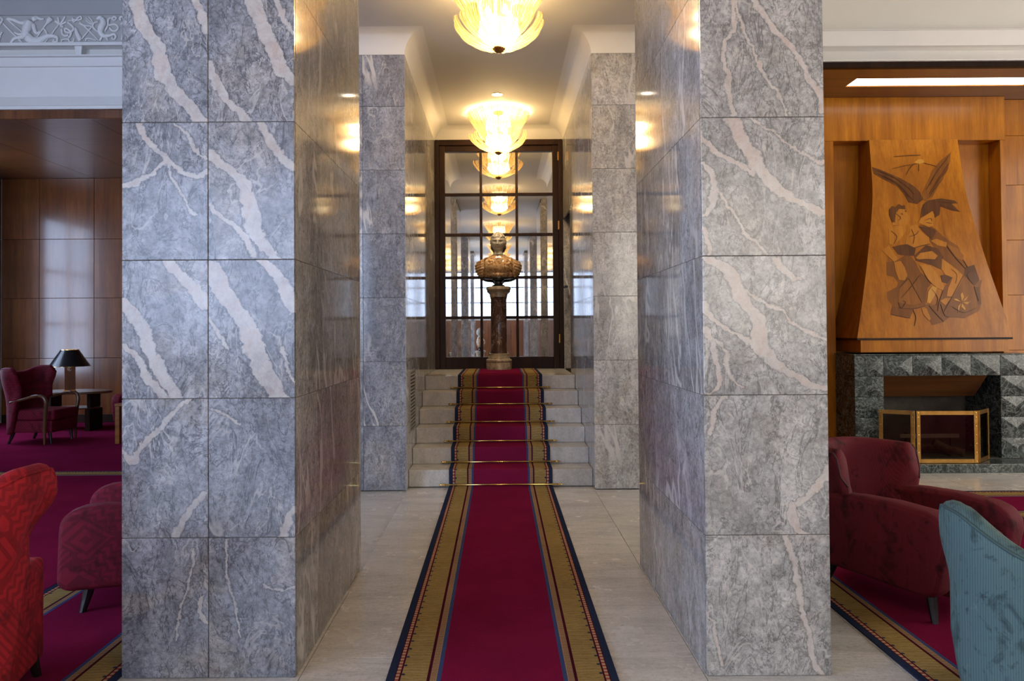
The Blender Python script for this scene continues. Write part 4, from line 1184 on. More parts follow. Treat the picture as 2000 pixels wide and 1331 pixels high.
# a second bust behind the viewer, which only the mirrored door shows
p2 = thing('pedestal', 'low tan plinth behind the viewer carrying the second bust', 'pedestal', (-0.62, -3.3, 0.0))
link('plinth', lathe([(0.0, 0.0), (0.17, 0.0), (0.17, 0.08), (0.14, 0.12), (0.13, 0.75), (0.17, 0.80), (0.17, 0.84), (0.0, 0.84)], M_BASE, 28, close=False), p2)
bust((-0.62, -3.3, 0.84), PI / 2, 'second bust standing behind the viewer, seen small in the mirror panes')
ART = [
    ('rock',1,[(-0.441,0.834),(-0.36,0.85),(-0.31,0.866),(-0.192,0.931),(-0.123,0.832),(-0.086,0.725),(-0.029,0.668),(0.027,0.594),(-0.026,0.546),(-0.071,0.353),(-0.193,0.313),(-0.25,0.218),(-0.458,0.259),(-0.425,0.355),(-0.472,0.436),(-0.471,0.5),(-0.358,0.556),(-0.337,0.605),(-0.378,0.67),(-0.455,0.687)]),
    ('rock',1,[(-0.046,1.253),(0.066,1.252),(0.141,1.202),(0.212,1.118),(0.36,1.009),(0.399,0.869),(0.427,0.77),(0.511,0.803),(0.545,0.623),(0.578,0.631),(0.541,0.526),(0.537,0.364),(0.496,0.284),(0.33,0.206),(0.174,0.223),(0.105,0.167),(-0.024,0.136),(-0.047,0.208),(-0.073,0.337),(0.065,0.368),(0.146,0.528),(0.259,0.69),(0.182,0.854),(0.075,1.036)]),
    ('dark',2,[(0.412,0.771),(0.51,0.799),(0.546,0.631),(0.483,0.566),(0.386,0.689)]),
    ('dark',2,[(0.473,0.55),(0.536,0.55),(0.537,0.364),(0.504,0.348)]),
    ('mid',2,[(-0.326,0.556),(-0.22,0.661),(-0.131,0.458),(-0.107,0.385),(-0.205,0.354),(-0.359,0.387)]),
    ('rock',2,[(-0.426,0.347),(-0.208,0.321),(-0.246,0.226),(-0.45,0.262)]),
    ('skin',2,[(-0.152,1.237),(-0.077,1.26),(-0.037,1.186),(0.051,1.111),(0.052,1.045),(-0.023,1.02),(-0.121,0.996),(-0.213,1.038),(-0.196,1.121),(-0.151,1.171)]),
    ('skin',2,[(-0.38,1.206),(-0.304,1.242),(-0.198,1.261),(-0.189,1.188),(-0.254,1.105),(-0.342,1.023),(-0.392,1.04)]),
    ('skin',3,[(-0.479,0.966),(-0.398,1.023),(-0.364,0.965),(-0.31,0.866),(-0.361,0.838),(-0.411,0.891)]),
    ('skin',3,[(-0.361,0.833),(-0.288,0.849),(-0.248,0.775),(-0.23,0.685),(-0.268,0.629),(-0.326,0.637),(-0.353,0.727)]),
    ('skin',3,[(-0.343,1.255),(-0.322,1.305),(-0.331,1.372),(-0.285,1.431),(-0.227,1.447),(-0.18,1.43),(-0.153,1.38),(-0.13,1.341),(-0.155,1.287),(-0.182,1.254),(-0.256,1.246)]),
    ('dark',4,[(-0.359,1.369),(-0.356,1.431),(-0.313,1.473),(-0.279,1.456),(-0.243,1.496),(-0.213,1.476),(-0.177,1.481),(-0.175,1.435),(-0.244,1.439),(-0.287,1.386),(-0.308,1.28),(-0.339,1.297)]),
    ('dark',2,[(-0.294,1.022),(-0.197,1.038),(-0.106,0.988),(-0.131,0.906),(-0.226,0.906),(-0.304,0.923),(-0.36,1.006)]),
    ('dark',2,[(-0.131,0.906),(0.01,1.023),(0.133,0.986),(0.186,0.887),(0.142,0.748),(0.049,0.798),(-0.121,0.848)]),
    ('skin',3,[(-0.117,0.881),(-0.064,0.935),(0.066,0.957),(0.124,0.904),(0.088,0.861),(-0.087,0.864)]),
    ('skin',3,[(0.066,1.073),(0.129,1.095),(0.24,1.052),(0.231,0.999),(0.137,1.019)]),
    ('mid',3,[(0.238,1.035),(0.356,0.981),(0.408,0.902),(0.381,0.849),(0.336,0.869),(0.272,0.944)]),
    ('skin',3,[(-0.093,0.81),(0.032,0.793),(0.101,0.691),(0.151,0.577),(0.144,0.509),(0.077,0.545),(0.027,0.594),(-0.029,0.668),(-0.069,0.741)]),
    ('gold',4,[(0.077,0.548),(0.044,0.464),(-0.017,0.373),(-0.052,0.385),(-0.023,0.505),(0.023,0.565)]),
    ('skin',3,[(0.168,0.871),(0.27,0.788),(0.377,0.681),(0.345,0.608),(0.239,0.447),(0.169,0.451),(0.198,0.544),(0.259,0.657),(0.18,0.691),(0.148,0.756)]),
    ('skin',4,[(0.214,0.431),(0.145,0.348),(0.092,0.4),(0.151,0.431)]),
    ('skin',4,[(-0.114,0.321),(-0.063,0.32),(-0.028,0.208),(-0.05,0.183),(-0.105,0.257)]),
    ('dark',3,[(0.131,0.683),(0.18,0.691),(0.248,0.657),(0.193,0.593),(0.139,0.609)]),
    ('gold',4,[(0.327,0.39),(0.321,0.471),(0.344,0.495),(0.355,0.446)]),
    ('gold',4,[(0.336,0.398),(0.389,0.446),(0.411,0.47),(0.369,0.406)]),
    ('gold',4,[(0.334,0.382),(0.414,0.389),(0.425,0.413),(0.379,0.357)]),
    ('gold',4,[(0.326,0.374),(0.358,0.317),(0.348,0.293),(0.313,0.334)]),
    ('gold',4,[(0.315,0.374),(0.286,0.302),(0.271,0.27),(0.279,0.342)]),
    ('gold',4,[(0.319,0.385),(0.251,0.407),(0.237,0.423),(0.276,0.422)]),
    ('dark',2,[(-0.496,1.931),(-0.409,1.899),(-0.199,1.798),(-0.108,1.743),(-0.04,1.691),(0.01,1.632),(0.034,1.547),(-0.036,1.495),(-0.131,1.514),(-0.17,1.608),(-0.241,1.707),(-0.395,1.793),(-0.484,1.852)]),
    ('rock',2,[(0.404,2.1),(0.377,1.98),(0.338,1.877),(0.251,1.758),(0.191,1.656),(0.133,1.568),(0.065,1.535),(0.033,1.542),(0.037,1.623),(0.104,1.745),(0.171,1.881),(0.278,1.998)]),
    ('dark',3,[(0.081,1.535),(0.229,1.557),(0.38,1.532),(0.409,1.502),(0.343,1.495),(0.424,1.401),(0.342,1.415),(0.216,1.466),(0.195,1.369),(0.143,1.335),(0.133,1.416),(-0.018,1.333),(0.002,1.429),(0.027,1.488)]),
    ('skin',4,[(-0.019,1.327),(0.116,1.41),(0.139,1.369),(0.093,1.319),(0.117,1.249),(0.064,1.227),(0.01,1.253),(-0.051,1.278)]),
    ('dark',3,[(-0.048,1.236),(0.064,1.227),(0.139,1.185),(0.08,1.086),(0.023,1.153)]),
    ('gold',1,[(-0.017,1.982),(0.036,2.02),(0.084,2.013),(0.096,1.973),(0.029,1.961)]),
]
ART_LINES = [
([(-0.239,2.05),(-0.074,2.062),(0.057,2.065)],0.0045),
([(0.03,1.965),(-0.086,1.949),(-0.203,1.924),(-0.27,1.907)],0.0027),
([(-0.019,1.965),(-0.074,1.914),(-0.122,1.837)],0.0027),
([(0.08,1.973),(0.175,1.947),(0.222,1.929)],0.0027),
([(0.029,1.956),(0.021,1.879)],0.0027),
([(-0.164,1.121),(-0.09,1.145),(-0.053,1.187)],0.0036),
([(-0.121,0.996),(-0.023,1.02),(0.051,1.036)],0.0045),
([(-0.112,0.856),(-0.008,0.864),(0.119,0.855)],0.0045),
([(-0.289,1.389),(-0.238,1.338),(-0.266,1.305)],0.0036),
([(-0.225,1.388),(-0.211,1.372)],0.0054),
([(-0.182,1.418),(-0.167,1.405)],0.0054),
([(-0.327,0.548),(-0.221,0.653)],0.0036),
([(-0.221,0.653),(-0.131,0.45),(-0.107,0.385)],0.0036),
([(-0.451,0.256),(-0.251,0.213)],0.0054),
([(-0.365,0.323),(-0.193,0.318),(-0.063,0.349),(-0.006,0.368)],0.0045),
([(0.377,0.681),(0.231,0.447),(0.117,0.271)],0.0045),
([(0.146,0.528),(0.082,0.384),(0.056,0.288)],0.0036),
([(-0.031,0.352),(0.051,0.24),(0.106,0.175)],0.0045),
([(-0.079,0.79),(-0.016,0.643),(0.026,0.591)],0.0036),
([(0.233,1.018),(0.314,0.886),(0.41,0.754)],0.0054),
([(0.397,0.853),(0.435,0.77)],0.0045),
([(0.024,1.303),(0.091,1.327),(0.103,1.294)],0.0036),
([(0.037,1.278),(0.1,1.269)],0.0036),
([(-0.419,1.882),(-0.218,1.778),(-0.057,1.607)],0.0027),
([(-0.439,1.848),(-0.239,1.727),(-0.125,1.573)],0.0027),
([(0.384,2.066),(0.214,1.86),(0.078,1.657)],0.0027),
([(0.364,1.962),(0.221,1.775),(0.105,1.605)],0.0027),
([(-0.21,0.305),(-0.187,0.225),(-0.212,0.13)],0.0027),
([(-0.359,0.387),(-0.334,0.322),(-0.28,0.386),(-0.31,0.403)],0.0036),
([(0.482,0.558),(0.51,0.397)],0.0036),
([(0.219,0.334),(0.337,0.27),(0.469,0.317)],0.0036),
    ([(0.353, 2.014), (0.232, 1.877), (0.124, 1.707)],0.0027),
    ([(0.353, 1.911), (0.256, 1.8), (0.141, 1.639)],0.0027),
    ([(0.288, 1.791), (0.195, 1.69), (0.101, 1.572)],0.0027),
    ([(-0.451, 1.891), (-0.264, 1.804), (-0.084, 1.658)],0.0027),
    ([(-0.376, 1.822), (-0.223, 1.727), (-0.08, 1.539)],0.0027),
    ([(0.409, 1.502), (0.288, 1.511), (0.16, 1.52)],0.0027),
    ([(0.421, 1.404), (0.314, 1.452), (0.204, 1.478)],0.0027),
    ([(-0.132, 1.204), (-0.108, 1.12), (-0.133, 1.038)],0.0027),
    ([(-0.358, 1.189), (-0.3, 1.122), (-0.341, 1.039)],0.0027),
    ([(0.096, 0.367), (0.129, 0.239), (0.206, 0.223)],0.0036),
    ([(0.521, 0.753), (0.418, 0.689), (0.469, 0.583)],0.0027),
    ([(-0.09, 0.692), (-0.199, 0.563), (-0.322, 0.435)],0.0027),
    ([(0.019, 0.529), (0.072, 0.432), (0.047, 0.352)],0.0027),
    ([(0.251, 0.755), (0.307, 0.69), (0.28, 0.592)],0.0027),
]

# ------------------------------------------------------------------ fireplace
FY = 7.85
FPX, BW, BH, HZ = 3.77, 0.31, 0.22, 0.09
fp = thing('fireplace', 'dark green marble fireplace of pyramid-cut blocks', 'fireplace', (FPX, FY, 0))
def block_mesh(w, d, h, apex, mat):
    a, b, c = w / 2, d, h / 2
    vs = [(-a, 0, -c), (a, 0, -c), (a, 0, c), (-a, 0, c), (-a, b, -c), (a, b, -c), (a, b, c), (-a, b, c), (0, -apex, 0)]
    i = 0.008
    fs = [(0, 1, 8), (1, 2, 8), (2, 3, 8), (3, 0, 8), (1, 0, 4, 5), (2, 1, 5, 6), (3, 2, 6, 7), (0, 3, 7, 4), (4, 7, 6, 5)]
    return fix_normals(mesh_from(vs, fs, mat))
TOPZ = HZ + 4 * BH
bt = block_mesh(BW - 0.004, 0.28, BH - 0.004, 0.013, M_GREEN)
for i in range(6):
    link('block', bt, fp, (BW * (i + 0.5), 0, TOPZ + BH / 2))
for s in (0, 5):
    for k in range(4):
        link('block', bt, fp, (BW * (s + 0.5), 0, HZ + BH * (k + 0.5)))
for sx in (0.002, 6 * BW - 0.002):
    for k in range(5):
        for j, (ya, yb) in enumerate(((0.283, 0.44), (0.443, 0.64))):
            a, b = (sx, sx + 0.3) if sx < 1 else (sx - 0.3, sx)
            bbox('side_block', a, b, ya, yb, HZ + BH * k + 0.002, HZ + BH * (k + 1) - 0.002, M_GREEN, fp, 0.003, 1)
bbox('mantel_slab', -0.008, 6 * BW + 0.008, -0.008, 0.64, TOPZ + BH, TOPZ + BH + 0.014, M_GREEN, fp, 0.004, 1)
bbox('top_backing', 0.3, 6 * BW - 0.3, 0.29, 0.64, TOPZ + 0.02, TOPZ + BH - 0.003, M_SOOT, fp)
bbox('firebox_back', BW, 5 * BW, 0.60, 0.64, HZ, TOPZ + 0.02, M_SOOT, fp)
bbox('firebox_floor', BW, 5 * BW, 0.0, 0.60, HZ - 0.01, HZ + 0.004, M_SOOT, fp)
me = prism([(0.05, TOPZ + 0.005), (0.07, TOPZ + 0.015), (0.30, TOPZ - 0.23), (0.28, TOPZ - 0.24)], 'X', BW + 0.002, 5 * BW - 0.10, M_COPPER)
link('smoke_hood', me, fp)
hs = thing('hearth', 'low green marble hearth slab in front of the fireplace', 'hearth', (FPX, FY, 0))
bbox('slab', -0.25, 2.4, -0.32, -0.001, 0.0, HZ - 0.001, M_GREEN, hs, 0.006, 2)
bbox('slab_under_fireplace', 0.02, 6 * BW, 0.0, 0.64, 0.0, HZ - 0.011, M_GREEN, hs)

# hood of the chimney breast with the marquetry picture
CX = 4.66
hd = thing('chimney_hood', 'flared walnut chimney hood inlaid with a marquetry figure and eagle', 'chimney hood', (CX, 7.89, 1.376))
KS = (8.25 - 7.89) / (3.60 - 1.376)
def hood_ring(z, hwid):
    y = KS * z
    return [(-hwid, y, z), (hwid, y, z), (hwid + 0.0, 0.605, z), (-hwid, 0.605, z)]
hm = [(0.0, 0.836), (0.04, 0.826), (0.40, 0.742), (0.80, 0.655), (1.20, 0.578), (1.45, 0.535), (1.60, 0.517), (1.75, 0.507), (2.0, 0.500), (2.222, 0.496)]
me = grid_mesh([hood_ring(z, w) for z, w in hm], M_WOOD, False, True, True)
link('hood_body', me, hd)
link('bottom_edge', prism([(-0.832, 0.004), (0.832, 0.004), (0.832, 0.60), (-0.832, 0.60)], 'Z', -0.022, -0.0005, M_DOOR), hd)
bbox('plinth', -0.79, 0.79, 0.02, 0.6, -0.19 + 0.038, -0.0225, M_WOOD, hd)
a_in = -math.atan(KS)
AW = {'rock': wood('inlay of burr walnut', (0.15, 0.046, 0.005), (0.225, 0.075, 0.007), (0.30, 0.11, 0.012), rough=0.35, coat=0.1, spec=0.2),
      'dark': wood('inlay of rosewood', (0.07, 0.022, 0.005), (0.125, 0.041, 0.007), (0.18, 0.064, 0.010), rough=0.35, coat=0.1, spec=0.2),
      'mid': wood('inlay of teak', (0.22, 0.072, 0.006), (0.29, 0.10, 0.008), (0.36, 0.135, 0.014), rough=0.35, coat=0.1, spec=0.2),
      'skin': wood('inlay of cherry', (0.38, 0.135, 0.009), (0.46, 0.175, 0.013), (0.54, 0.22, 0.022), rough=0.35, coat=0.1, spec=0.2),
      'gold': wood('inlay of maple', (0.48, 0.22, 0.03), (0.55, 0.26, 0.04), (0.60, 0.30, 0.055), rough=0.35, coat=0.1, spec=0.2)}
for kd, ly, pts in ART:
    me = prism(pts, 'Y', -0.0012 * ly, 0.0005, AW[kd])
    link('inlay', me, hd, (0, 0, 0), (a_in, 0, 0))
for pts, wd in ART_LINES:
    sp_ = spline(pts, 4)
    L, Rr = [], []
    for i, p in enumerate(sp_):
        d = (sp_[min(i + 1, len(sp_) - 1)] - sp_[max(i - 1, 0)]).normalized()
        n_ = Vector((-d.y, d.x)) * (wd * (0.35 + 0.65 * math.sin(PI * (i + 0.5) / (len(sp_)))))
        L.append(tuple(p + n_)); Rr.append(tuple(p - n_))
    link('inlay_line', prism(L + Rr[::-1], 'Y', -0.0062, 0.0005, AW['dark']), hd, (0, 0, 0), (a_in, 0, 0))

# fire screen
fs_ = thing('fire_screen', 'folding fire screen of riveted brass frames and smoked glass', 'fire screen', (0, 0, HZ))
SH = 0.535
def screen_panel(p, q, rivets=True):
    a, b = Vector((*p, 0)), Vector((*q, 0))
    L = (b - a).length
    rz = math.atan2(b.y - a.y, b.x - a.x)
    pn = bpy.data.objects.new('panel', None); COL.objects.link(pn); pn.parent = fs_
    pn.location = (a.x, a.y, 0.002); pn.rotation_euler = (0, 0, rz)
    fwid = 0.042
    bbox('frame_bar', 0.003, fwid, -0.008, 0.008, 0, SH, M_OLDBRASS, pn, 0.002, 1)
    bbox('frame_bar', L - fwid, L - 0.003, -0.008, 0.008, 0, SH, M_OLDBRASS, pn, 0.002, 1)
    bbox('frame_bar', fwid, L - fwid, -0.007, 0.007, 0, fwid, M_OLDBRASS, pn, 0.002, 1)
    bbox('frame_bar', fwid, L - fwid, -0.007, 0.007, SH - fwid, SH, M_OLDBRASS, pn, 0.002, 1)
    bbox('glass', fwid, L - fwid, -0.002, 0.002, fwid, SH - fwid, M_SMOKED, pn)
    rv = lathe([(0.0, -0.004), (0.005, -0.003), (0.006, 0.0)], M_BRASS, 8, close=False)
    for z in (0.02, 0.11, 0.20, 0.29, 0.38, 0.47, SH - 0.02):
        for x in (fwid / 2, L - fwid / 2):
            link('rivet', rv, pn, (x, -0.008, z), (-PI / 2, 0, 0))
    return pn
screen_panel((4.275, 7.60), (4.895, 7.575))
screen_panel((3.975, 7.77), (4.268, 7.603))
screen_panel((4.902, 7.578), (5.17, 7.825))
# grate and logs
gr = thing('fire_grate', 'low iron fire grate behind the fire screen', 'grate', (4.62, 8.12, HZ + 0.004))
for s in (-1, 1):
    bbox('foot', s * 0.24 - 0.015, s * 0.24 + 0.015, -0.15, 0.15, 0, 0.03, M_BLACK, gr, 0.004, 1)
    bbox('post', s * 0.24 - 0.012, s * 0.24 + 0.012, -0.15, -0.126, 0.031, 0.26, M_BLACK, gr, 0.004, 1)
for k in range(5):
    bbox('bar', -0.30, 0.30, -0.12 + k * 0.06, -0.105 + k * 0.06, 0.031, 0.05, M_BLACK, gr, 0.003, 1)
bbox('cross_bar', -0.32, 0.32, -0.165, -0.151, 0.20, 0.245, M_SLAT, gr, 0.003, 1)
def log(loc, rz, tilt, L, r, label):
    rr = [r * (0.95 + 0.1 * random.random()) for _ in range(5)]
    pts = [(-L / 2 + L * i / 4, 0.012 * math.sin(i * 2.1), 0.01 * math.cos(i * 1.7)) for i in range(5)]
    o = link('log', tube(pts, rr, M_LOG, 10, 3), None, loc, (0, tilt, rz))
    tag(o, label, 'log', 'logs in the fireplace')
log((4.60, 8.10, 0.185), 0.1, 0.0, 0.5, 0.035, 'horizontal charred log lying on the fire grate')
log((4.80, 7.93, 0.19), -0.6, 0.35, 0.30, 0.04, 'pale split log leaning against the fire grate')

# ------------------------------------------------------------------ armchairs
def shell(mat, plan, top, bot, thick, flare, nt=44, K=9):
    rows = []
    for i in range(nt + 1):
        t = -1 + 2 * i / nt
        p = Vector(plan(t)); q = Vector(plan(min(1, t + 0.01))) - Vector(plan(max(-1, t - 0.01)))
        nrm = Vector((q.y, -q.x)).normalized()
        # pointing outwards: away from the seat centre
        if nrm.dot(p - Vector((0, 0.02))) < 0: nrm = -nrm
        e = max(0.0, (abs(t) - 0.93) / 0.07)
        th = thick * max(0.10, math.sqrt(max(0.0, 1 - e * e)))
        zt, zb = top(t), bot(t)
        row = []
        def P(off, z): return (p.x + nrm.x * off, p.y + nrm.y * off, z)
        for j in range(K + 1):
            f = j / K
            z = zb + (zt - th / 2 - zb) * f
            row.append(P(flare(t, f) + th / 2, z))
        for j in range(1, 6):
            a = PI * j / 6
            row.append(P(flare(t, 1) + th / 2 * math.cos(a), zt - th / 2 + th / 2 * math.sin(a)))
        for j in range(K, -1, -1):
            f = j / K
            z = zb + (zt - th / 2 - zb) * f
            row.append(P(flare(t, f) - th / 2, z))
        rows.append(row)
    return grid_mesh(rows, mat, True, True, True), rows

def sm(a, b, x):
    t = max(0.0, min(1.0, (x - a) / (b - a)))
    return t * t * (3 - 2 * t)

def leg_mesh(h, r0, r1, sx, sy, mat):
    vs, fs = [], []
    for z, r, k in ((0, r1, 1), (h * 0.5, (r0 + r1) / 2, 0.45), (h, r0, 0)):
        for a in range(8):
            t = 2 * PI * a / 8
            vs.append((r * math.cos(t) + sx * k, r * math.sin(t) + sy * k, z))
    for i in range(2):
        for a in range(8):
            b = (a + 1) % 8
            fs.append((i * 8 + a, i * 8 + b, i * 8 + 8 + b, i * 8 + 8 + a))
    fs += [tuple(range(8))[::-1], tuple(range(16, 24))]
    return fix_normals(mesh_from(vs, fs, mat))

def piping(rows, idx, mat, r=0.006, i0=0, i1=None):
    pts = [Vector(rw[idx]) for rw in rows[i0:i1]]
    return fix_normals(mesh_from(*tube_data(pts, [r] * len(pts), 6), mat, True))

def club_chair(name, label, loc, rz, mat, group=None, ext=0.0, bw=0.205, aw=0.312, pipe=None, fl_w=0.085, front=0.0, h=0.805):
    """low armchair with a wrapped wing back; faces local -Y"""
    c = thing(name, label, 'armchair', loc, rz, group)
    def plan(t):
        a = t * 1.72
        return (bw * math.copysign(abs(math.sin(a)) ** 0.8, a), 0.10 + 0.215 * math.cos(a))
    def top(t):
        return h - 0.045 * sm(0.0, 0.8, abs(t)) * 0.3 - 0.20 * sm(0.86, 1.0, abs(t)) ** 1.5
    me, rows = shell(mat, plan, top, lambda t: 0.115, 0.085, lambda t, f: fl_w * sm(0.40, 1.0, f))
    bk = link('backrest', me, c)
    link('piping', piping(rows, 10, pipe or mat), bk)
    for s in (-1, 1):
        pts = [(0.20, 0.125), (-0.30 - front - ext, 0.125), (-0.345 - front - ext, 0.16), (-0.405 - ext, 0.43), (-0.40 - ext, 0.49), (-0.36 - ext, 0.535), (-0.29 - ext, 0.558), (-0.15 - ext * 0.5, 0.566), (0.0, 0.556), (0.20, 0.535)]
        a, b = sorted((s * (aw - 0.125), s * aw))
        ar = link('arm', prism(pts, 'X', a, b, mat, 0.034, 4, True), c)
    bbox('seat_cushion', -aw + 0.126, aw - 0.126, -0.385 - ext, 0.22, 0.285, 0.43, mat, c, 0.045, 4, True)
    bbox('seat_base', -aw + 0.127, aw - 0.127, -0.345 - ext, 0.22, 0.12, 0.284, mat, c, 0.012, 2, True)
    for sx in (-1, 1):
        link('leg', leg_mesh(0.13, 0.030, 0.017, sx * 0.02, -0.03, M_BLACK), c, (sx * (aw - 0.075), -0.27 - ext, 0.0))
        link('leg', leg_mesh(0.13, 0.030, 0.017, sx * 0.02, 0.04, M_BLACK), c, (sx * (aw - 0.09), 0.22, 0.0))
    return c

def wing_chair(name, label, loc, rz, mat, height=1.02, dip=0.10, halfw=0.31, flare_w=0.085, arms=True, wing_bot=0.60, group=None, thick=0.08, deep=0.26, lowz=0.13, seat=True, skirt=False, pipe=None):
    c = thing(name, label, 'armchair', loc, rz, group)
    def plan(t):
        a = t * 1.62
        return (halfw * math.copysign(abs(math.sin(a)) ** 0.62, a), 0.06 + deep * math.cos(a))
    def top(t):
        return height - dip + dip * sm(0.10, 0.66, abs(t)) - 0.10 * sm(0.82, 1.0, abs(t)) ** 1.6
    def bot(t):
        return lowz + (wing_bot - lowz) * sm(0.60, 0.92, abs(t))
    me, rows = shell(mat, plan, top, bot, thick, lambda t, f: flare_w * sm(0.42, 1.0, f) * (0.45 + 0.55 * sm(0.2, 0.55, abs(t))) + 0.02 * (f < 0.0))
    bk = link('backrest', me, c)
    link('piping', piping(rows, 10, pipe or mat), bk)
    if skirt:
        bbox('seat_skirt', -halfw + 0.05, halfw - 0.05, -0.36, 0.24, 0.06, 0.50, mat, c, 0.03, 3, True)
    elif seat:
        bbox('seat_cushion', -halfw + 0.05, halfw - 0.05, -0.36, 0.24, 0.31, 0.455, mat, c, 0.04, 4, True)
        bbox('seat_base', -halfw + 0.045, halfw - 0.045, -0.335, 0.26, 0.15, 0.311, mat, c, 0.02, 3, True)
    for sx in (-1, 1):
        if arms:
            x = sx * (halfw + 0.01)
            ar = link('arm', tube([(x, 0.20, 0.56), (x + sx * 0.02, 0.02, 0.60), (x + sx * 0.03, -0.16, 0.645), (x + sx * 0.03, -0.27, 0.635), (x + sx * 0.025, -0.31, 0.56), (x + sx * 0.015, -0.295, 0.40), (x + sx * 0.01, -0.28, 0.2), (x + sx * 0.01, -0.285, 0.0)],
                              [0.016, 0.018, 0.022, 0.024, 0.025, 0.024, 0.022, 0.014], M_ARMWOOD, 10, 6), c)
        else:
            link('leg', leg_mesh(0.17, 0.03, 0.018, sx * 0.02, -0.03, M_BLACK), c, (sx * (halfw - 0.08), -0.27, 0.0))
        link('leg', leg_mesh(0.17, 0.03, 0.018, sx * 0.01, 0.07, M_BLACK), c, (sx * (halfw - 0.07), 0.20, 0.0))
        if arms:
            link('leg', leg_mesh(0.17, 0.024, 0.016, 0, -0.02, M_BLACK), c, (sx * (halfw - 0.09), -0.28, 0.0))
    return c

club_chair('club_armchair', 'burgundy crushed velvet armchair in front of the fireplace', (2.225, 4.19, T), 0.42, M_VEL_BURG, ext=0.12, pipe=M_PIPE_BURG)
club_chair('club_armchair', 'shade-darkened crimson patterned armchair half hidden by the wide pillar', (-2.10, 4.28, T), -1.30, M_VEL_CRIM, ext=-0.09, front=0.07, bw=0.25, aw=0.36, fl_w=0.02)
wing_chair('barrel_armchair', 'teal ribbed velvet chair seen from behind at the right edge', (2.16, 2.78, T), PI - 0.50, M_VEL_TEAL, height=0.81, dip=0.13, halfw=0.37, flare_w=0.035, arms=False, wing_bot=0.30, thick=0.09, deep=0.27, lowz=0.10, pipe=M_PIPE_TEAL)
wing_chair('wing_armchair', 'bright scarlet patterned wing chair seen from behind at the left edge', (-2.17, 2.86, T), PI + 0.22, M_VEL_RED, skirt=True, height=0.985, dip=0.11, halfw=0.295, flare_w=0.10, arms=False, wing_bot=0.55, thick=0.09)
wing_chair('wing_armchair', 'crimson wing chair with bent wooden arms beside the lamp table', (-6.31, 10.14, T + 0.001), PI / 2 - 0.05, M_VEL_CRIM, height=1.03, dip=0.07)
club_chair('club_armchair', 'small crimson armchair beyond the lamp table beside the pillar edge', (-5.50, 11.40, T), 0.05, M_VEL_CRIM)

# ------------------------------------------------------------------ lamp table, lamp, side table
TY = 11.32
tb = thing('side_table', 'oval dark wooden table with a lower shelf carrying the lamp', 'table', (-6.53, TY, T))
def oval(rx, ry, z0, z1, mat, n=36):
    return prism([(rx * math.cos(2 * PI * k / n), ry * math.sin(2 * PI * k / n)) for k in range(n)], 'Z', z0, z1, mat, 0.006, 2)
link('table_top', oval(0.565, 0.34, 0.565, 0.60, M_ARMWOOD), tb)
link('shelf', oval(0.40, 0.24, 0.33, 0.35, M_ARMWOOD), tb)
for sx in (-1, 1):
    bbox('leg', sx * 0.30 - 0.04, sx * 0.30 + 0.04, -0.18, 0.18, 0.0, 0.329, M_DOOR, tb, 0.006, 1)
    bbox('upright', sx * 0.30 - 0.03, sx * 0.30 + 0.03, -0.14, 0.14, 0.351, 0.564, M_DOOR, tb, 0.006, 1)
lm = thing('table_lamp', 'table lamp with black cone shade and square wooden base', 'lamp', (-6.60, TY, T + 0.60), 0.55)
bbox('base', -0.075, 0.075, -0.075, 0.075, 0.0, 0.40, M_WOOD_DK, lm, 0.003, 1)
bbox('foot', -0.085, 0.085, -0.085, 0.085, 0.0, 0.012, M_OLDBRASS, lm, 0.003, 1)
SHD = lathe([(0.285, 0.375), (0.125, 0.625)], M_SHADE, 40, close=False)
link('shade', SHD, lm)
link('shade_lining', lathe([(0.282, 0.376), (0.122, 0.624)], M_GOLD, 40, close=False), lm)
link('shade_ring', lathe([(0.118, 0.622), (0.127, 0.622), (0.127, 0.630), (0.118, 0.630), (0.118, 0.622)], M_BRASS, 40, close=False), lm)
link('shade_ring', lathe([(0.280, 0.372), (0.289, 0.372), (0.289, 0.377), (0.280, 0.377), (0.280, 0.372)], M_BRASS, 40, close=False), lm)
link('socket', lathe([(0.0, 0.40), (0.018, 0.40), (0.018, 0.47), (0.0, 0.47)], M_BRASS, 12, close=False), lm)
link('bulb', bulb_me, lm, (0, 0, 0.51))
# round pale emblem on the left face of the base: an open ring round a letter
em = fix_normals(mesh_from(*tube_data([Vector((0.026 * math.cos(a), 0, 0.026 * math.sin(a))) for a in [0.5 + (2 * PI - 0.75) * k / 24 for k in range(25)]], [0.0045] * 25, 6), M_CREAM, True))
link('emblem_ring', em, lm, (-0.006, -0.0765, 0.335))
for x0, x1, z0, z1 in ((-0.013, -0.006, -0.013, 0.013), (-0.006, 0.010, 0.007, 0.013), (-0.006, 0.007, -0.003, 0.003), (-0.006, 0.010, -0.013, -0.007)):
    bbox('emblem_letter', x0 - 0.006, x1 - 0.006, -0.079, -0.0752, 0.335 + z0, 0.335 + z1, M_CREAM, lm)
lamp('table_lamp_light', 'POINT', (-6.60, TY, T + 1.12), 7, WARM, shadow_soft_size=0.03)

s2 = thing('side_table', 'small pale wooden side table cut off by the pillar edge', 'table', (-4.80, 10.0, T))
bbox('table_top', -0.34, 0.34, -0.17, 0.25, 0.50, 0.535, M_WOOD_X, s2, 0.005, 1)
for sx in (-1, 1):
    for sy in (-0.13, 0.20):
        bbox('leg', sx * 0.305 - 0.03, sx * 0.305 + 0.03, sy - 0.03, sy + 0.03, 0, 0.4995, M_WOOD_X, s2, 0.004, 1)

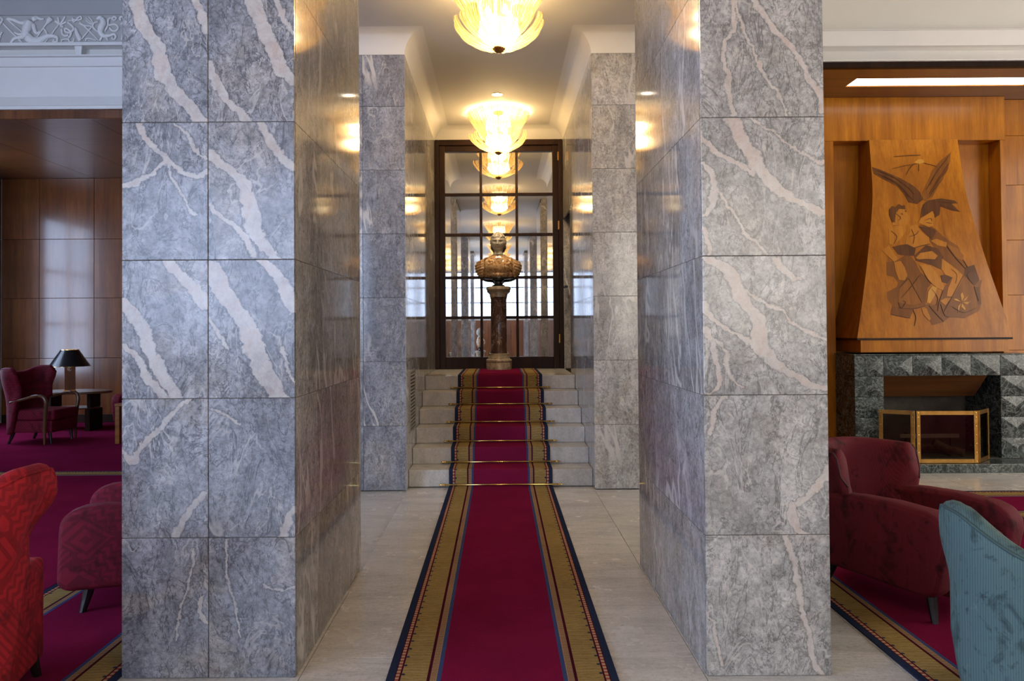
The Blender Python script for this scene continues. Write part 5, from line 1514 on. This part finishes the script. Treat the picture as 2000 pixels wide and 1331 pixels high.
# ------------------------------------------------------------------ stucco frieze
fz = thing('frieze', 'white stucco sea frieze of a merman, tridents and a sea horse', 'frieze', (-6.01, AY + 0.052, 5.535), kind='thing')
SC = 8.85 / 1440 / 5.325
def rel(name, strokes):
    ds = []
    for pts, rr in strokes:
        r_ = rr if isinstance(rr, (list, tuple)) else [rr] * len(pts)
        q = spline([(x * SC, 0.0, -y * SC, k * SC) for (x, y), k in zip(pts, r_)], 4)
        path = [Vector((v[0], v[1], v[2])) for v in q]
        ds.append(tube_data(path, [max(v[3], 0.0005) for v in q], 8, 0.85, (0, 1, 0)))
    return link(name, join(ds, M_RELIEF), fz)
for off in (0, -1290):
    def S(lst): return [([(x + off, y) for x, y in pts], r) for pts, r in lst]
    rel('merman', S([([(295, 215), (265, 270), (245, 330), (265, 390)], [38, 50, 44, 50]), ([(265, 390), (320, 425), (400, 420), (460, 385), (520, 375), (570, 395), (565, 440), (530, 435), (545, 410)], [52, 46, 40, 30, 22, 18, 16, 12, 8]),
                     ([(255, 225), (190, 235), (120, 205), (60, 190), (40, 200)], [24, 22, 20, 16, 10]), ([(320, 250), (335, 310), (355, 345), (400, 325)], [24, 20, 17, 13]),
                     ([(335, 190), (345, 215)], [34, 30]), ([(310, 190), (350, 178), (400, 195), (435, 190)], [16, 18, 14, 8]), ([(245, 380), (180, 390), (120, 400), (85, 445)], [26, 22, 18, 12]), ([(240, 350), (170, 355), (120, 335)], [20, 14, 9])]))
    rel('oar', S([([(205, 445), (110, 350), (0, 235)], 9), ([(40, 190), (150, 285), (215, 345)], 8)]))
    rel('paddle', S([([(360, 385), (420, 300), (460, 245), (485, 215), (510, 185)], [8, 8, 10, 26, 28]), ([(435, 440), (465, 390), (455, 330), (430, 295)], [8, 12, 12, 8])]))
    rel('torch', S([([(440, 445), (520, 345), (590, 250)], 8), ([(590, 255), (565, 220), (550, 230)], 12), ([(590, 255), (585, 205), (580, 180)], 11), ([(595, 255), (630, 215), (655, 170)], 10), ([(600, 260), (640, 240), (668, 228)], 10), ([(600, 268), (640, 275)], 11)]))
    rel('knotted_rope', S([([(620, 440), (625, 415), (690, 410), (700, 435), (740, 435), (750, 400)], 8), ([(680, 230), (720, 260), (745, 300), (700, 340), (655, 325), (665, 295), (715, 330), (710, 375), (690, 395)], 12), ([(620, 300), (625, 350), (655, 375), (690, 365)], 11), ([(735, 180), (745, 230), (785, 190), (815, 170), (830, 190), (810, 205), (760, 210)], 9), ([(690, 215), (735, 210), (760, 195)], 8)]))
    rel('drapery_horn', S([([(765, 290), (780, 345), (805, 395), (815, 430)], [14, 22, 26, 18]), ([(830, 410), (900, 325), (960, 250)], 8), ([(800, 240), (860, 265), (940, 275)], [8, 10, 8])]))
    rel('trident', S([([(1010, 430), (920, 335), (810, 225)], 8), ([(870, 205), (915, 245), (935, 250)], 7), ([(872, 180), (940, 245)], 7), ([(905, 172), (945, 225), (940, 250)], 7), ([(875, 430), (880, 405), (930, 405), (985, 425)], 8)]))
    rel('sea_horse', S([([(985, 200), (1020, 185), (1045, 190)], [10, 24, 22]), ([(1045, 190), (1060, 240), (1035, 290), (1030, 340), (1060, 375), (1120, 375), (1170, 360), (1190, 385), (1175, 415), (1148, 405), (1158, 385)], [26, 32, 34, 30, 24, 18, 14, 12, 10, 8, 6]), ([(1005, 225), (955, 245), (950, 285), (1000, 335)], [9, 11, 11, 9]), ([(1030, 340), (1040, 390), (1020, 430)], [18, 14, 10])]))
    rel('shell_horn', S([([(1075, 330), (1105, 265), (1110, 210), (1135, 185)], [8, 12, 12, 8]), ([(1115, 265), (1180, 255), (1215, 290), (1190, 325), (1150, 320), (1125, 290)], 11), ([(1140, 200), (1170, 175), (1195, 190), (1170, 215), (1150, 190)], 10), ([(1075, 380), (1110, 425)], 8)]))
    rel('wave_scroll', S([([(1240, 215), (1235, 185), (1260, 175), (1285, 195), (1270, 230), (1245, 260)], 11), ([(1250, 430), (1265, 360), (1285, 330)], 10)]))
